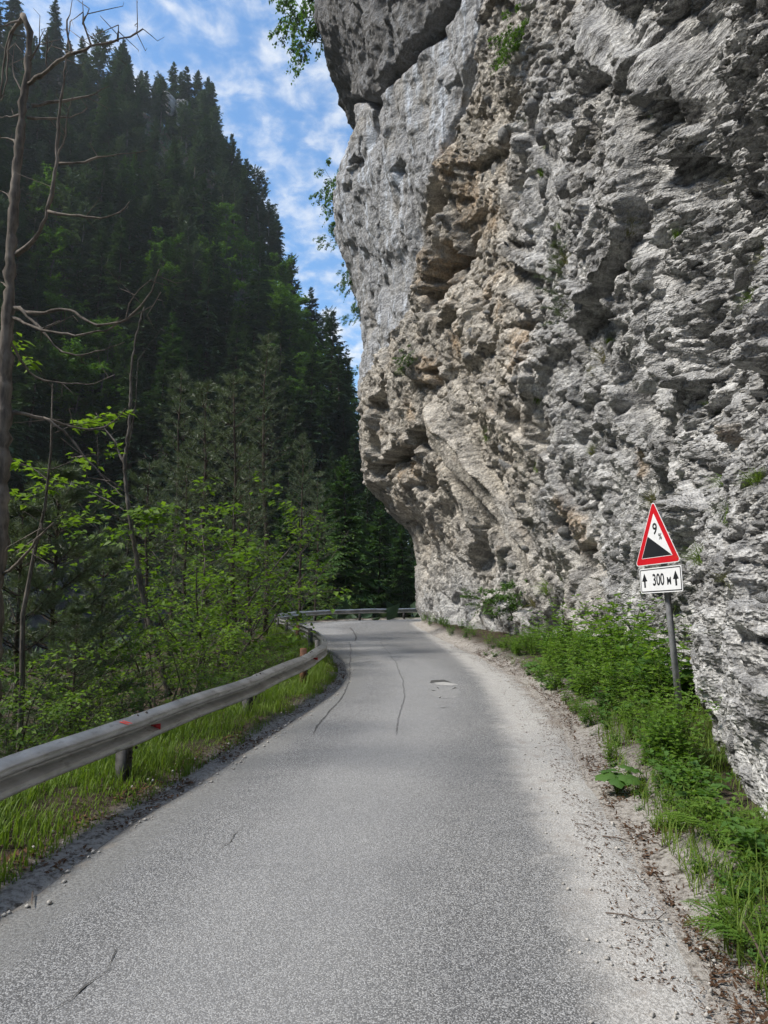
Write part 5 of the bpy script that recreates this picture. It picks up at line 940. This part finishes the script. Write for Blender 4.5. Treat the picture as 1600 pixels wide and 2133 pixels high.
for k, (Y, h) in enumerate(TL):
    p, nrm = cliff_at(Y, h); o = place('grass_tuft', TF[k % 3], tuple(p - nrm * 0.03), 'small grass tuft rooted in a crack of the cliff', 'grass tuft', 'grass tufts on the cliff', r.random() * 6, (0.5 + 0.5 * r.random()) * (0.45 + Y / 17), (0, -0.5))
SH = [broad('rock_shrub', 1.6, 1.3, 4, 670 + k, M['beech'], M['bark_grey'], 2400, 0.10, 0.6, 0.15, 0.6, 7, 0.006, 5) for k in range(2)]
for k, (Y, h, s, lab, tl) in enumerate(((34.5, 31.8, 1.9, 'leafy bush hanging from the overhanging block against the sky', -0.9), (34.8, 33.8, 1.8, 'leafy bush at the upper rim of the overhanging block', -0.7), (35, 22.8, 1.3, 'leafy shrub on the mossy ledge against the sky', -0.8), (35.2, 20.8, 0.9, 'thin shrub below the mossy ledge on the cliff edge', -0.9), (35.2, 18.2, 0.8, 'small shrub on the cliff edge halfway up', -1.0), (35, 16.2, 0.7, 'lowest small shrub on the cliff edge', -1.0),
                                         (15.4, 14.6, 0.55, 'yellow green bush high in the middle of the rock face', -0.5), (9.9, 11.0, .4, 'small green bush at the top of the rock face', -0.6), (21.2, 0.5, 1.0, 'dull bush at the cliff foot beyond the herbs', -0.1), (24.0, 0.6, 0.7, 'small bush at the foot of the cliff near the bend', -0.1), (25.3, 9.9, .5, 'round moss green cushion plant on the tan rock', -0.4))):
    p, nrm = cliff_at(Y, h); place('rock_shrub', SH[k % 2], tuple(p - nrm * 0.15), lab, 'shrub', None, 0.0, s, (0.0, tl))
rp = pine('rock_pine', 2.4, 0.26, 0.25, 680, 8, 4, 6, 24, 0.10); p, nrm = cliff_at(14.6, 6.5); place('rock_pine', rp, tuple(p - nrm * .1), 'small dark pine rooted in the middle of the rock face', 'pine', None, 0.4, 1.15, (0, -0.22))
# two yellow flowers on the near rock
M['petal'] = plain('yellow_petals', (0.75, 0.62, 0.04), 0.6, 0.1)
for q, (px, py, Y, lab) in enumerate(((1511, 1378, 6.2, 'yellow flower on the near rock column'), (1439, 1372, 7.4, 'yellow flower beside the sign pole'))):
    p = pt(px, py, Y); o = thing('yellow_flower', tuple(p - [0, 0, .14]), lab, 'flower'); MB().add(*tube([(0.03, 0.05, 0), (0.02, 0.02, .08), (0, 0, .14)], .002, 4)).build('stem', M['stem'], o)
    a = np.linspace(0, 6.28, 12, endpoint=False); d = np.stack((np.cos(a), np.sin(a) * .4 - .5, np.sin(a) * .8), 1); MB().add(*leaves(np.tile((0, 0, .14), (12, 1)), d, np.tile((0, -1, .3), (12, 1)), .022, .010)).build('petals', M['petal'], o)
# ------------------------------------------------------------------ the air of the gorge
t = NT('gorge_haze'); t.t.nodes.remove(t.b); pv = t.n('ShaderNodeVolumePrincipled'); pv.inputs['Color'].default_value = (0.86, 0.92, 1.0, 1); pv.inputs['Density'].default_value = 0.0003; pv.inputs['Anisotropy'].default_value = 0.3
t.L(pv.outputs[0], t.out.inputs['Volume'])
tag(MB().add(*box((-90, 330, 64), (1700, 1780, 170))).build('haze', t.m), 'thin pale haze filling the gorge', kind='stuff')
